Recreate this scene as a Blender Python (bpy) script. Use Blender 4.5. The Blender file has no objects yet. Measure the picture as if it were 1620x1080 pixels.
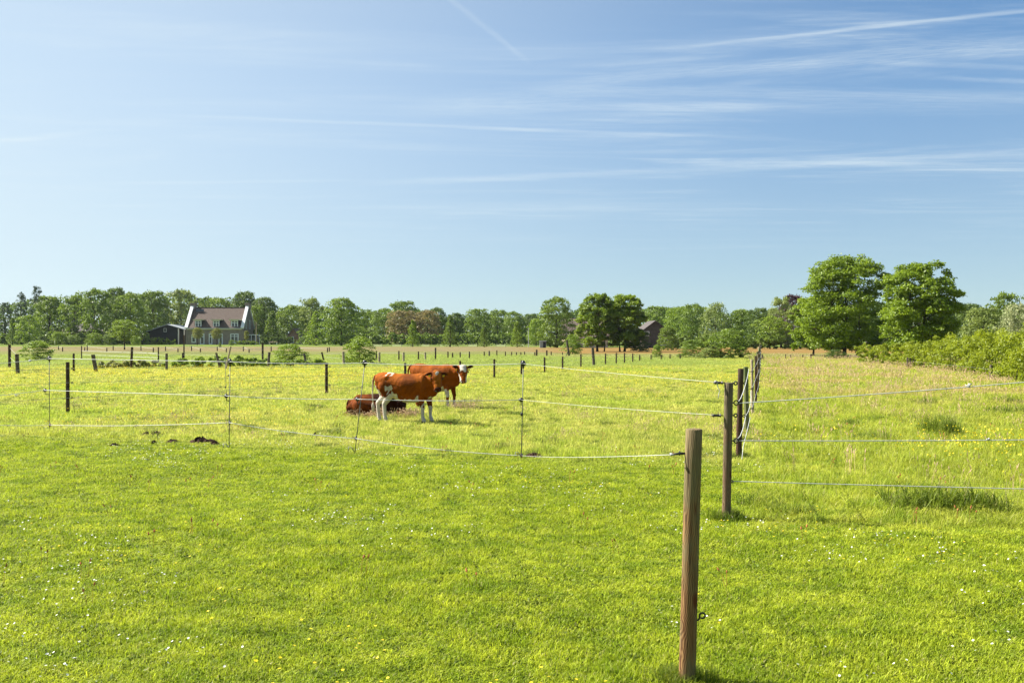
import bpy, math, random
import numpy as np
from mathutils import Vector, Matrix
R = math.radians
scn = bpy.context.scene
COL = scn.collection

# ------------------------------------------------------------------ camera
CH = 1.9; F = 1575.0; HZ = 533.0           # eye height, focal length and horizon in photo pixels
cam = bpy.data.objects.new('camera', bpy.data.cameras.new('camera'))
COL.objects.link(cam)
cam.location = (0, 0, CH)
cam.rotation_euler = (R(90) - math.atan((540 - HZ) / F), 0, 0)
cam.data.lens = 35; cam.data.sensor_width = 36
cam.data.clip_start = 0.1; cam.data.clip_end = 6000
scn.camera = cam

# ------------------------------------------------------------------ light
SUN_EL, SUN_AZ = 43.0, -72.0               # azimuth clockwise from +Y (view direction)
sd = Vector((math.cos(R(SUN_EL)) * math.sin(R(SUN_AZ)), math.cos(R(SUN_EL)) * math.cos(R(SUN_AZ)), math.sin(R(SUN_EL))))
sun = bpy.data.objects.new('sun', bpy.data.lights.new('sun', 'SUN'))
COL.objects.link(sun)
sun.data.energy = 5.0; sun.data.angle = R(0.53); sun.data.color = (1.0, 0.94, 0.84)
sun.rotation_euler = sd.to_track_quat('Z', 'Y').to_euler()
sun.location = (-50, 10, 60)
scn.view_settings.view_transform = 'Standard'
scn.view_settings.look = 'None'
scn.view_settings.exposure = 1.5
scn.view_settings.gamma = 1.0
scn.view_settings.use_curve_mapping = False
scn.render.engine = 'CYCLES'
scn.cycles.max_bounces = 4; scn.cycles.transmission_bounces = 3; scn.cycles.diffuse_bounces = 2
scn.cycles.transparent_max_bounces = 8

# ------------------------------------------------------------------ node helpers
class NT:
    def __init__(s, tree): s.t = tree; s.n = tree.nodes; s.l = tree.links
    def new(s, typ, **kw):
        nd = s.n.new(typ)
        for k, v in kw.items(): setattr(nd, k, v)
        return nd
    def put(s, sock, v):
        if isinstance(v, bpy.types.NodeSocket): s.l.new(v, sock)
        elif v is not None:
            if hasattr(sock.default_value, '__len__') and not hasattr(v, '__len__'): v = (v,) * len(sock.default_value)
            if hasattr(sock.default_value, '__len__') and len(sock.default_value) == 4 and len(v) == 3: v = (*v, 1)
            sock.default_value = v
    def math(s, op, a, b=None, c=None, clamp=False):
        nd = s.new('ShaderNodeMath', operation=op, use_clamp=clamp)
        s.put(nd.inputs[0], a)
        if b is not None: s.put(nd.inputs[1], b)
        if c is not None: s.put(nd.inputs[2], c)
        return nd.outputs[0]
    def vmath(s, op, a, b=None):
        nd = s.new('ShaderNodeVectorMath', operation=op)
        s.put(nd.inputs[0], a)
        if b is not None: s.put(nd.inputs[1], b)
        return nd.outputs['Value'] if op in ('DOT_PRODUCT', 'LENGTH') else nd.outputs[0]
    def mix(s, f, a, b, blend='MIX'):
        nd = s.new('ShaderNodeMix', data_type='RGBA', blend_type=blend)
        s.put(nd.inputs[0], f); s.put(nd.inputs[6], a); s.put(nd.inputs[7], b)
        return nd.outputs[2]
    def noise(s, vec, scale, detail=3, rough=0.55, dist=0.0):
        nd = s.new('ShaderNodeTexNoise')
        if vec is not None: s.l.new(vec, nd.inputs['Vector'])
        nd.inputs['Scale'].default_value = scale; nd.inputs['Detail'].default_value = detail
        nd.inputs['Roughness'].default_value = rough; nd.inputs['Distortion'].default_value = dist
        return nd.outputs['Fac']
    def step(s, v, a, b, lo=0.0, hi=1.0):
        nd = s.new('ShaderNodeMapRange', interpolation_type='SMOOTHSTEP')
        s.put(nd.inputs[0], v)
        for i, q in enumerate((a, b, lo, hi)): nd.inputs[i + 1].default_value = q
        return nd.outputs[0]
    def scalev(s, v, sc):
        nd = s.new('ShaderNodeMapping'); s.l.new(v, nd.inputs['Vector']); nd.inputs['Scale'].default_value = sc
        return nd.outputs[0]

def pixdir(px, py):
    return Vector(((px - 810) / F, 1.0, (HZ - py) / F)).normalized()

# ------------------------------------------------------------------ world: clear sky with thin cirrus and contrails
w = bpy.data.worlds.new('World'); scn.world = w; w.use_nodes = True
nt = NT(w.node_tree); nt.n.clear()
sky = nt.new('ShaderNodeTexSky', sky_type='NISHITA')
sky.sun_disc = False; sky.sun_elevation = R(SUN_EL); sky.sun_rotation = R(SUN_AZ)
sky.altitude = 0; sky.air_density = 0.65; sky.dust_density = 0.15; sky.ozone_density = 3.0
tc = nt.new('ShaderNodeTexCoord'); D = tc.outputs['Generated']
sep = nt.new('ShaderNodeSeparateXYZ'); nt.l.new(D, sep.inputs[0])
dz = nt.math('MAXIMUM', sep.outputs[2], 0.02)
cb = nt.new('ShaderNodeCombineXYZ')
nt.put(cb.inputs[0], nt.math('DIVIDE', sep.outputs[0], dz)); nt.put(cb.inputs[1], nt.math('DIVIDE', sep.outputs[1], dz))
P = cb.outputs[0]
el = sep.outputs[2]
# cirrus: fibres laid across the view, denser in two bands
warp = nt.new('ShaderNodeMapping'); nt.l.new(P, warp.inputs['Vector'])
warp.inputs['Rotation'].default_value = (0, 0, R(8)); warp.inputs['Scale'].default_value = (0.22, 0.8, 1)
c1 = nt.noise(warp.outputs[0], 1.5, 10, 0.68, 0.9)
warp2 = nt.new('ShaderNodeMapping'); nt.l.new(P, warp2.inputs['Vector'])
warp2.inputs['Rotation'].default_value = (0, 0, R(-14)); warp2.inputs['Scale'].default_value = (0.5, 2.2, 1)
c2 = nt.noise(warp2.outputs[0], 2.2, 6, 0.6, 0.6)
cir = nt.math('MULTIPLY', nt.step(c1, 0.44, 0.78), nt.step(c2, 0.25, 0.75))
right = nt.step(nt.math('DIVIDE', sep.outputs[0], nt.math('MAXIMUM', sep.outputs[1], 0.05)), -0.35, 0.35)
cirm = nt.math('MULTIPLY', nt.math('MULTIPLY', cir, nt.math('MULTIPLY_ADD', right, 0.40, 0.50)), nt.step(el, 0.05, 0.16))
def streak(x1, y1, x2, y2, wpx, gain, soft=1.0, tex=0.6, e0=0.15, e1=0.15, cur=None):
    a, b = pixdir(x1, y1), pixdir(x2, y2)
    n = a.cross(b).normalized()
    L = (b - a).length; m = (b - a) / L
    d = nt.vmath('DOT_PRODUCT', D, tuple(n))
    t = nt.math('DIVIDE', nt.math('SUBTRACT', nt.vmath('DOT_PRODUCT', D, tuple(m)), a.dot(m)), L)
    cc = nt.new('ShaderNodeCombineXYZ'); nt.put(cc.inputs[0], t); nt.put(cc.inputs[1], nt.math('MULTIPLY', d, 60.0))
    wob = nt.noise(cc.outputs[0], 5.0, 4, 0.6)
    d = nt.math('ADD', d, nt.math('MULTIPLY', nt.math('SUBTRACT', wob, 0.5), wpx / F * 1.2))
    prof = nt.step(nt.math('ABSOLUTE', d), 0, wpx / F, 1.0, 0.0)
    ends = nt.math('MULTIPLY', nt.step(t, 0.0, e0), nt.step(t, 1.0 - e1, 1.0, 1.0, 0.0))
    fade = nt.math('MULTIPLY_ADD', nt.step(nt.noise(cc.outputs[0], 16.0, 5, 0.65), 0.3, 0.7), tex, 1 - tex)
    return nt.math('MULTIPLY', nt.math('MULTIPLY', prof, ends), nt.math('MULTIPLY', fade, gain))
ST = [(980, 86, 1700, 10, 4.5, .50, 1, .15, .5, .01), (700, -10, 850, 110, 7, .20, 1, .3, .1, .3),
      (190, 180, 900, 208, 4, .34, 1, .3, .3, .1), (720, 203, 1300, 220, 5, .30, 1, .3, .2, .6),
      (100, 291, 620, 285, 3.5, .24, 1, .3, .3, .3), (520, 293, 1120, 268, 8, .34, 1, .4, .3, .3),
      (960, 276, 1700, 238, 11, .26, 1, .5, .3, .1), (1180, 244, 1700, 274, 9, .22, 1, .5, .3, .1),
      (-60, 230, 190, 205, 6, .35, 1, .3, .1, .5), (800, 140, 1420, 88, 14, .26, 1, .6, .3, .3),
      (1080, 125, 1720, 60, 22, .22, 1, .7, .4, .1), (780, 142, 1720, 156, 13, .24, 1, .6, .2, .1),
      (860, 172, 1700, 166, 20, .16, 1, .7, .3, .2), (1300, 96, 1720, 112, 6, .22, 1, .4, .4, .1),
      (1440, 122, 1720, 134, 5, .28, 1, .4, .4, .1), (1060, 60, 1720, 75, 26, .14, 1, .8, .4, .2),
      (480, 330, 1350, 322, 12, .16, 1, .6, .4, .5), (0, 190, 300, 200, 5, .18, 1, .5, .3, .4),
      (600, 172, 1000, 152, 26, .16, 1, .8, .4, .3), (40, 352, 700, 354, 5, .16, 1, .5, .3, .4)]
tot = cirm
for s_ in ST: tot = nt.math('ADD', tot, streak(*s_[:5], s_[5] * (0.9 if s_[4] < 10 else 1.35), *s_[6:]))
tot = nt.math('MINIMUM', tot, 0.8)
sdot = nt.vmath('DOT_PRODUCT', D, tuple(sd))                     # thin high veil, whiter towards the sun and the horizon
veil = nt.math('ADD', nt.math('MULTIPLY', nt.step(sdot, 0.05, 0.95), 0.72), nt.math('MULTIPLY_ADD', nt.step(el, 0.34, 0.0), 0.30, 0.04))
tot = nt.math('ADD', nt.math('MULTIPLY', tot, 0.75), nt.math('MULTIPLY', veil, nt.math('SUBTRACT', 1.0, nt.math('MULTIPLY', tot, 0.75))))
air = nt.mix(1.0, sky.outputs[0], (0.77, 1.08, 1.13), 'MULTIPLY')
low = nt.step(el, 0.0, 0.3, 0.66, 1.0)
lowc = nt.new('ShaderNodeCombineXYZ')
for i_ in range(3): nt.put(lowc.inputs[i_], nt.math('POWER', low, (0.85, 1.15, 1.3)[i_]))
air = nt.mix(1.0, air, lowc.outputs[0], 'MULTIPLY')                   # lowest air a little duller than the clear model gives
skyc = nt.mix(tot, air, (5.6, 6.35, 6.6))
bg = nt.new('ShaderNodeBackground'); nt.put(bg.inputs[0], skyc); bg.inputs[1].default_value = 0.052
out = nt.new('ShaderNodeOutputWorld'); nt.l.new(bg.outputs[0], out.inputs[0])

# ------------------------------------------------------------------ object helpers
def tag(o, label=None, cat=None, group=None, kind=None):
    if label: o['label'] = label
    if cat: o['category'] = cat
    if group: o['group'] = group
    if kind: o['kind'] = kind
    return o
def empty(name, loc, label, cat, group=None, rz=0, scale=(1, 1, 1)):
    o = bpy.data.objects.new(name, None); COL.objects.link(o)
    o.location = loc; o.rotation_euler = (0, 0, rz); o.scale = scale; o.empty_display_size = 0.1
    return tag(o, label, cat, group)
def raw_mesh(name, verts, faces, mat=None, smooth=False):
    """verts (n,3) array, faces (m,k) array with constant k, or a list of lists"""
    me = bpy.data.meshes.new(name)
    if isinstance(faces, np.ndarray):
        k = faces.shape[1]
        me.vertices.add(len(verts)); me.vertices.foreach_set('co', np.asarray(verts, np.float32).ravel())
        me.loops.add(faces.size); me.loops.foreach_set('vertex_index', faces.astype(np.int32).ravel())
        me.polygons.add(len(faces))
        me.polygons.foreach_set('loop_start', np.arange(0, faces.size, k, dtype=np.int32))
        me.polygons.foreach_set('loop_total', np.full(len(faces), k, np.int32))
        me.update(calc_edges=True)
    else:
        me.from_pydata([tuple(v) for v in verts], [], faces); me.update()
    if mat: me.materials.append(mat)
    if smooth: me.polygons.foreach_set('use_smooth', [True] * len(me.polygons))
    return me
def link(name, me, parent=None, loc=(0, 0, 0), rot=(0, 0, 0), scale=(1, 1, 1)):
    o = bpy.data.objects.new(name, me); COL.objects.link(o)
    o.parent = parent; o.location = loc; o.rotation_euler = rot; o.scale = scale
    return o
class MB:
    def __init__(s): s.v = []; s.f = []
    def box(s, x0, x1, y0, y1, z0, z1):
        b = len(s.v)
        s.v += [(x0, y0, z0), (x1, y0, z0), (x1, y1, z0), (x0, y1, z0), (x0, y0, z1), (x1, y0, z1), (x1, y1, z1), (x0, y1, z1)]
        s.f += [[b + i for i in q] for q in ((0, 3, 2, 1), (4, 5, 6, 7), (0, 1, 5, 4), (1, 2, 6, 5), (2, 3, 7, 6), (3, 0, 4, 7))]
        return s
    def prism(s, poly, axis, a, b_):
        """poly of 2D points extruded along axis from a to b_"""
        n = len(poly); b = len(s.v)
        for q in (a, b_):
            for p in poly:
                s.v.append({'x': (q, p[0], p[1]), 'y': (p[0], q, p[1]), 'z': (p[0], p[1], q)}[axis])
        s.f.append(list(range(b, b + n))); s.f.append(list(range(b + 2 * n - 1, b + n - 1, -1)))
        for i in range(n):
            j = (i + 1) % n; s.f.append([b + i, b + j, b + n + j, b + n + i][::-1])
        return s
    def tube(s, pts, rad, sides=8, cap=True, jit=0.0, rng=None):
        pts = [Vector(p) for p in pts]
        n = len(pts)
        if not hasattr(rad, '__len__'): rad = [rad] * n
        b = len(s.v); up = None
        for i, p in enumerate(pts):
            d = (pts[min(i + 1, n - 1)] - pts[max(i - 1, 0)]).normalized()
            if up is None:
                up = Vector((0, 0, 1)) if abs(d.z) < 0.9 else Vector((1, 0, 0))
            a = (up - d * up.dot(d)).normalized(); up = a
            c = d.cross(a)
            for k in range(sides):
                t = 2 * math.pi * k / sides
                r = rad[i] * (1 + (rng.uniform(-jit, jit) if jit else 0))
                s.v.append(tuple(p + a * (math.cos(t) * r) + c * (math.sin(t) * r)))
        for i in range(n - 1):
            for k in range(sides):
                k2 = (k + 1) % sides
                s.f.append([b + i * sides + k, b + i * sides + k2, b + (i + 1) * sides + k2, b + (i + 1) * sides + k])
        if cap:
            s.f.append([b + k for k in range(sides)][::-1]); s.f.append([b + (n - 1) * sides + k for k in range(sides)])
        return s
    def ring(s, c, r, tr, axis='y', seg=12):
        pts = []
        for k in range(seg + 1):
            t = 2 * math.pi * k / seg
            u, v = r * math.cos(t), r * math.sin(t)
            pts.append(Vector(c) + Vector({'y': (u, 0, v), 'x': (0, u, v), 'z': (u, v, 0)}[axis]))
        return s.tube(pts, tr, 6, cap=False)
    def mesh(s, name, mat, smooth=False): return raw_mesh(name, s.v, s.f, mat, smooth)
    def obj(s, name, mat, parent=None, smooth=False, **kw): return link(name, s.mesh(name, mat, smooth), parent, **kw)

def gx(px, Y): return (px - 810) / F * Y
def gz(py, Y): return CH + (HZ - py) / F * Y
def gY(py): return CH * F / (py - HZ)

# ------------------------------------------------------------------ materials
def mat_new(name):
    m = bpy.data.materials.new(name); m.use_nodes = True
    t = NT(m.node_tree); t.n.clear(); o = t.new('ShaderNodeOutputMaterial')
    return m, t, o
def principled(t, col, rough=0.7, spec=0.3, metal=0.0, normal=None):
    p = t.new('ShaderNodeBsdfPrincipled'); t.put(p.inputs['Base Color'], col); t.put(p.inputs['Roughness'], rough)
    p.inputs['Specular IOR Level'].default_value = spec; p.inputs['Metallic'].default_value = metal
    if normal is not None: t.l.new(normal, p.inputs['Normal'])
    return p
def simple(name, col, rough=0.7, spec=0.3, var=0.25, scale=6.0, bump=0.0, metal=0.0):
    m, t, o = mat_new(name)
    g = t.new('ShaderNodeNewGeometry').outputs['Position']
    n = t.noise(g, scale, 5, 0.6)
    c = t.mix(t.step(n, 0.3, 0.7), tuple(x * (1 - var) for x in col), tuple(min(1, x * (1 + var)) for x in col))
    nm = None
    if bump:
        b = t.new('ShaderNodeBump'); b.inputs['Strength'].default_value = bump; b.inputs['Distance'].default_value = 0.01
        t.l.new(t.noise(g, scale * 4, 5, 0.7), b.inputs['Height']); nm = b.outputs[0]
    t.l.new(principled(t, c, rough, spec, metal, nm).outputs[0], o.inputs[0])
    return m

def wood(name, dark, light, green, gz_amt=0.6, scale=1.0, rough=0.85):
    """weathered round post: long grain bent around knots, greenish algae towards the top"""
    m, t, o = mat_new(name)
    tcn = t.new('ShaderNodeTexCoord'); ob = tcn.outputs['Object']
    wn = t.noise(t.scalev(ob, (3, 3, 2.2)), 2.0 * scale, 2)
    off = t.new('ShaderNodeCombineXYZ'); k = t.math('MULTIPLY', t.math('SUBTRACT', wn, 0.5), 0.10)
    t.put(off.inputs[0], k); t.put(off.inputs[1], k)
    v = t.vmath('ADD', ob, off.outputs[0])
    wv = t.new('ShaderNodeTexWave', wave_type='BANDS', bands_direction='X'); t.l.new(v, wv.inputs['Vector'])
    wv.inputs['Scale'].default_value = 34 * scale; wv.inputs['Distortion'].default_value = 1.0
    wv.inputs['Detail'].default_value = 3; wv.inputs['Detail Scale'].default_value = 0.6
    gr = t.noise(t.scalev(ob, (90, 90, 3)), 1.0, 5, 0.7)
    f = t.math('ADD', t.math('MULTIPLY', wv.outputs['Fac'], 0.22), t.math('MULTIPLY', gr, 0.85))
    c = t.mix(t.step(f, 0.36, 0.72), dark, light)
    spz = t.new('ShaderNodeSeparateXYZ'); t.l.new(ob, spz.inputs[0])
    patch = t.math('ADD', t.step(t.noise(t.scalev(ob, (6, 6, 2)), 1.6, 4, 0.6), 0.42, 0.66), t.step(spz.outputs[2], 0.75, 1.25, 0, 0.8), clamp=True)
    c = t.mix(t.math('MULTIPLY', patch, gz_amt), c, t.mix(f, tuple(x * 0.55 for x in green), green))
    vo = t.new('ShaderNodeTexVoronoi'); t.l.new(t.scalev(ob, (7, 7, 2.4)), vo.inputs['Vector']); vo.inputs['Scale'].default_value = 1.0
    knot = t.step(vo.outputs['Distance'], 0.06, 0.16, 0.85, 0.0)
    c = t.mix(knot, c, (dark[0] * 1.2, dark[1] * 0.6, dark[2] * 0.45))
    crack = t.step(t.noise(t.scalev(ob, (48, 48, 1.3)), 1.0, 4, 0.55), 0.58, 0.66)
    c = t.mix(t.math('MULTIPLY', crack, 0.75), c, tuple(x * 0.25 for x in dark))
    b = t.new('ShaderNodeBump'); b.inputs['Strength'].default_value = 0.7; b.inputs['Distance'].default_value = 0.004
    t.l.new(t.math('SUBTRACT', f, crack), b.inputs['Height'])
    t.l.new(principled(t, c, rough, 0.2, 0, b.outputs[0]).outputs[0], o.inputs[0])
    return m
M = {}
M['post_pine'] = wood('post_pine', (0.075, 0.030, 0.012), (0.27, 0.155, 0.065), (0.17, 0.165, 0.085), 0.62)
M['post_grey'] = wood('post_grey', (0.065, 0.036, 0.02), (0.21, 0.14, 0.085), (0.13, 0.135, 0.075), 0.5)
M['post_dark'] = wood('post_dark', (0.02, 0.010, 0.006), (0.10, 0.05, 0.03), (0.1, 0.09, 0.05), 0.3)
M['post_green'] = wood('post_green', (0.06, 0.055, 0.03), (0.2, 0.2, 0.1), (0.12, 0.16, 0.05), 0.8)
M['post_old'] = simple('post_old', (0.11, 0.09, 0.07), 0.9, 0.1, 0.5, 9)
M['post_pale'] = simple('post_pale', (0.36, 0.29, 0.2), 0.9, 0.1, 0.35, 9)
M['post_far'] = simple('post_far', (0.06, 0.04, 0.028), 0.9, 0.1, 0.4, 7)
M['black_plastic'] = simple('black_plastic', (0.012, 0.012, 0.013), 0.38, 0.5, 0.1, 30)
M['rope'] = simple('rope', (0.50, 0.51, 0.49), 0.6, 0.3, 0.18, 90, 0.5)
M['wire'] = simple('wire', (0.3, 0.3, 0.28), 0.5, 0.4, 0.2, 10)
M['stake'] = simple('stake', (0.10, 0.11, 0.10), 0.5, 0.5, 0.2, 10)
M['white_paint'] = simple('white_paint', (0.72, 0.73, 0.72), 0.5, 0.3, 0.06, 1)
M['cream_paint'] = simple('cream_paint', (0.55, 0.49, 0.33), 0.6, 0.3, 0.08, 1)
M['dark_paint'] = simple('dark_paint', (0.012, 0.014, 0.017), 0.6, 0.3, 0.25, 2)
M['zinc'] = simple('zinc', (0.42, 0.45, 0.5), 0.4, 0.5, 0.12, 1, 0, 0.3)
M['soil'] = simple('soil', (0.045, 0.026, 0.016), 0.95, 0.1, 0.6, 22, 1.0)
M['yellow_tag'] = simple('yellow_tag', (0.75, 0.55, 0.05), 0.5, 0.3, 0.05, 5)
M['render_wall'] = simple('render_wall', (0.62, 0.49, 0.36), 0.9, 0.1, 0.08, 1)
M['bark'] = simple('bark', (0.045, 0.034, 0.024), 0.95, 0.1, 0.5, 5, 0.8)
M['timber_dark'] = simple('timber_dark', (0.075, 0.066, 0.060), 0.9, 0.1, 0.2, 3)
M['solar'] = simple('solar', (0.02, 0.025, 0.05), 0.15, 0.6, 0.2, 1)
M['pink_cloth'] = simple('pink_cloth', (0.72, 0.42, 0.42), 0.8, 0.2, 0.3, 2)
M['grey_box'] = simple('grey_box', (0.28, 0.30, 0.28), 0.6, 0.3, 0.1, 2)

def brick_mat(name, c1, c2, mort, sc=1.0):
    m, t, o = mat_new(name)
    ob = t.new('ShaderNodeTexCoord').outputs['Object']
    sp = t.new('ShaderNodeSeparateXYZ'); t.l.new(ob, sp.inputs[0])
    cbn = t.new('ShaderNodeCombineXYZ'); t.put(cbn.inputs[0], t.math('ADD', sp.outputs[0], sp.outputs[1])); t.put(cbn.inputs[1], sp.outputs[2])
    br = t.new('ShaderNodeTexBrick'); t.l.new(cbn.outputs[0], br.inputs['Vector'])
    br.inputs['Scale'].default_value = 1.0; br.inputs['Brick Width'].default_value = 0.22 * sc; br.inputs['Row Height'].default_value = 0.065 * sc
    br.inputs['Mortar Size'].default_value = 0.008 * sc
    br.inputs['Color1'].default_value = (*c1, 1); br.inputs['Color2'].default_value = (*c2, 1); br.inputs['Mortar'].default_value = (*mort, 1)
    n = t.noise(ob, 1.2, 5, 0.6)
    c = t.mix(0.5, br.outputs['Color'], t.mix(t.step(n, 0.3, 0.7), tuple(x * 0.7 for x in c1), c2))
    t.l.new(principled(t, c, 0.9, 0.15).outputs[0], o.inputs[0])
    return m
M['brick_grey'] = brick_mat('brick_grey', (0.20, 0.155, 0.135), (0.28, 0.225, 0.19), (0.28, 0.26, 0.23))
M['brick_red'] = brick_mat('brick_red', (0.20, 0.10, 0.065), (0.27, 0.15, 0.10), (0.25, 0.22, 0.19))
def tile_mat(name, c):
    m, t, o = mat_new(name)
    ob = t.new('ShaderNodeTexCoord').outputs['Object']
    wv = t.new('ShaderNodeTexWave', wave_type='BANDS', bands_direction='Z'); t.l.new(ob, wv.inputs['Vector']); wv.inputs['Scale'].default_value = 1.6
    wx = t.new('ShaderNodeTexWave', wave_type='BANDS', bands_direction='X'); t.l.new(ob, wx.inputs['Vector']); wx.inputs['Scale'].default_value = 1.7
    n = t.noise(ob, 3.0, 6, 0.7)
    f = t.math('ADD', t.math('MULTIPLY', n, 0.8), t.math('MULTIPLY', t.math('ADD', wv.outputs['Fac'], wx.outputs['Fac']), 0.12))
    col = t.mix(t.step(f, 0.3, 0.75), tuple(x * 0.65 for x in c), tuple(x * 1.25 for x in c))
    b = t.new('ShaderNodeBump'); b.inputs['Strength'].default_value = 0.5; b.inputs['Distance'].default_value = 0.04
    t.l.new(t.math('ADD', wv.outputs['Fac'], wx.outputs['Fac']), b.inputs['Height'])
    t.l.new(principled(t, col, 0.8, 0.25, 0, b.outputs[0]).outputs[0], o.inputs[0])
    return m
M['roof_tile'] = tile_mat('roof_tile', (0.105, 0.075, 0.060))
M['roof_dark'] = tile_mat('roof_dark', (0.085, 0.072, 0.068))
M['roof_red'] = tile_mat('roof_red', (0.13, 0.095, 0.08))
def glass_mat():
    m, t, o = mat_new('window_glass')
    n = t.noise(t.new('ShaderNodeNewGeometry').outputs['Position'], 0.8, 2)
    t.l.new(principled(t, t.mix(n, (0.01, 0.015, 0.02), (0.04, 0.055, 0.065)), 0.06, 0.8).outputs[0], o.inputs[0])
    return m
M['glass'] = glass_mat()

# ------------------------------------------------------------------ field colour shared by ground and grass
def field_colour(t, gain=1.0, blade=False):
    g = t.new('ShaderNodeNewGeometry').outputs['Position']
    sp = t.new('ShaderNodeSeparateXYZ'); t.l.new(g, sp.inputs[0])
    X, Y = sp.outputs[0], sp.outputs[1]
    flat = t.new('ShaderNodeCombineXYZ'); t.put(flat.inputs[0], X); t.put(flat.inputs[1], Y); G = flat.outputs[0]
    big = t.noise(G, 0.10, 3); mid = t.noise(G, 0.55, 4, 0.6); sm = t.noise(G, 2.6, 4, 0.65)
    Yw = t.math('ADD', Y, t.math('MULTIPLY', t.math('SUBTRACT', mid, 0.5), 1.6))
    s3 = lambda c: tuple(x * gain for x in c)
    lawn = t.mix(t.step(sm, 0.28, 0.72), s3((0.120, 0.170, 0.006)), s3((0.268, 0.298, 0.018)))
    fine = t.noise(G, 11.0, 3, 0.7)
    lawn = t.mix(t.math('MULTIPLY', t.step(fine, 0.38, 0.58, 1, 0), 0.30), lawn, s3((0.055, 0.10, 0.002)))
    lawn = t.mix(t.math('MULTIPLY', t.step(mid, 0.5, 0.75), 0.4), lawn, s3((0.25, 0.28, 0.02)))
    past = t.mix(t.step(sm, 0.3, 0.7), s3((0.135, 0.178, 0.014)), s3((0.31, 0.305, 0.065)))
    past = t.mix(t.math('MULTIPLY', t.step(mid, 0.5, 0.74), 0.5), past, s3((0.36, 0.32, 0.09)))
    past = t.mix(t.math('MULTIPLY', t.step(big, 0.5, 0.66), 0.5), past, s3((0.17, 0.24, 0.010)))
    # buttercup band in the left of the paddock
    bc = t.math('MULTIPLY', t.math('MULTIPLY', t.step(Yw, 42, 50), t.step(Yw, 58, 64, 1, 0)), t.step(X, 3, -8))
    past = t.mix(t.math('MULTIPLY', bc, t.step(t.noise(G, 0.9, 5, 0.75), 0.45, 0.66, 0, 0.35)), past, s3((0.46, 0.38, 0.012)))
    mead = t.mix(t.step(sm, 0.3, 0.7), s3((0.15, 0.215, 0.010)), s3((0.34, 0.36, 0.04)))
    pk = t.math('MULTIPLY', t.step(t.noise(G, 0.22, 5, 0.62), 0.46, 0.60), t.step(Y, 16, 42, 0.05, 0.85))
    mead = t.mix(t.math('MULTIPLY', pk, 0.7), mead, s3((0.40, 0.28, 0.12)))
    isr = t.step(t.math('SUBTRACT', X, t.math('MULTIPLY_ADD', Y, 0.254, -0.2)), -0.3, 0.4)
    front = t.step(t.math('ADD', Yw, t.math('MULTIPLY', X, 0.35)), 14.2, 17.2, 1, 0)
    frr = t.step(Yw, 9.0, 10.6, 1, 0)
    c = t.mix(isr, t.mix(front, past, lawn), t.mix(frr, mead, lawn))
    # distance bands: green ditch field, dry strips, orange stubble, green verge
    y2 = t.math('ADD', Y, t.math('MULTIPLY', t.math('SUBTRACT', big, 0.5), 16))
    c = t.mix(t.math('MULTIPLY', t.step(y2, 58, 66), t.step(X, 22, 12)), c, t.mix(sm, s3((0.14, 0.185, 0.03)), s3((0.20, 0.23, 0.05))))
    rt = t.step(t.math('DIVIDE', X, Y), -0.02, 0.07)
    y2 = t.math('SUBTRACT', y2, t.math('MULTIPLY', t.math('SUBTRACT', 1.0, rt), 17.0))
    c = t.mix(t.math('MULTIPLY', t.step(y2, 88, 98), 0.85), c, t.mix(mid, s3((0.22, 0.20, 0.08)), s3((0.18, 0.205, 0.05))))
    rt = t.step(t.math('DIVIDE', X, Y), -0.02, 0.07)
    c = t.mix(t.step(y2, 108, 122), c, t.mix(rt, t.mix(mid, s3((0.25, 0.18, 0.10)), s3((0.20, 0.185, 0.07))), t.mix(mid, s3((0.25, 0.145, 0.045)), s3((0.28, 0.175, 0.06)))))
    c = t.mix(t.step(y2, 176, 186), c, s3((0.16, 0.22, 0.04)))
    return c, G
def ground_mat():
    m, t, o = mat_new('grassland')
    c, G = field_colour(t, 0.95)
    f = t.noise(G, 14, 6, 0.75)
    c = t.mix(t.step(f, 0.35, 0.65), t.mix(0.55, c, (0.03, 0.04, 0.006)), c)
    b = t.new('ShaderNodeBump'); b.inputs['Strength'].default_value = 0.8; b.inputs['Distance'].default_value = 0.05
    t.l.new(t.noise(G, 9, 6, 0.7), b.inputs['Height'])
    t.l.new(principled(t, c, 0.95, 0.05, 0, b.outputs[0]).outputs[0], o.inputs[0])
    return m
def blade_mat(name, gain, mixcol=None, mixf=0.0, trans=0.45):
    m, t, o = mat_new(name)
    c, G = field_colour(t, gain)
    rnd = t.new('ShaderNodeObjectInfo').outputs['Random']
    at = t.new('ShaderNodeAttribute', attribute_name='shade').outputs['Fac']
    if mixcol: c = t.mix(mixf, c, mixcol)
    k = t.math('MULTIPLY_ADD', at, 0.95, 0.55)
    vm = t.new('ShaderNodeVectorMath', operation='SCALE'); t.l.new(c, vm.inputs[0]); t.put(vm.inputs['Scale'], k)
    c = vm.outputs[0]
    dry = t.step(at, 0.93, 0.97)
    c = t.mix(t.math('MULTIPLY', dry, 0.7), c, (0.42, 0.36, 0.16))
    p = principled(t, c, 0.55, 0.25)
    tr = t.new('ShaderNodeBsdfTranslucent'); t.put(tr.inputs[0], c)
    mx = t.new('ShaderNodeMixShader'); mx.inputs[0].default_value = trans
    t.l.new(p.outputs[0], mx.inputs[1]); t.l.new(tr.outputs[0], mx.inputs[2]); t.l.new(mx.outputs[0], o.inputs[0])
    return m
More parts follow.
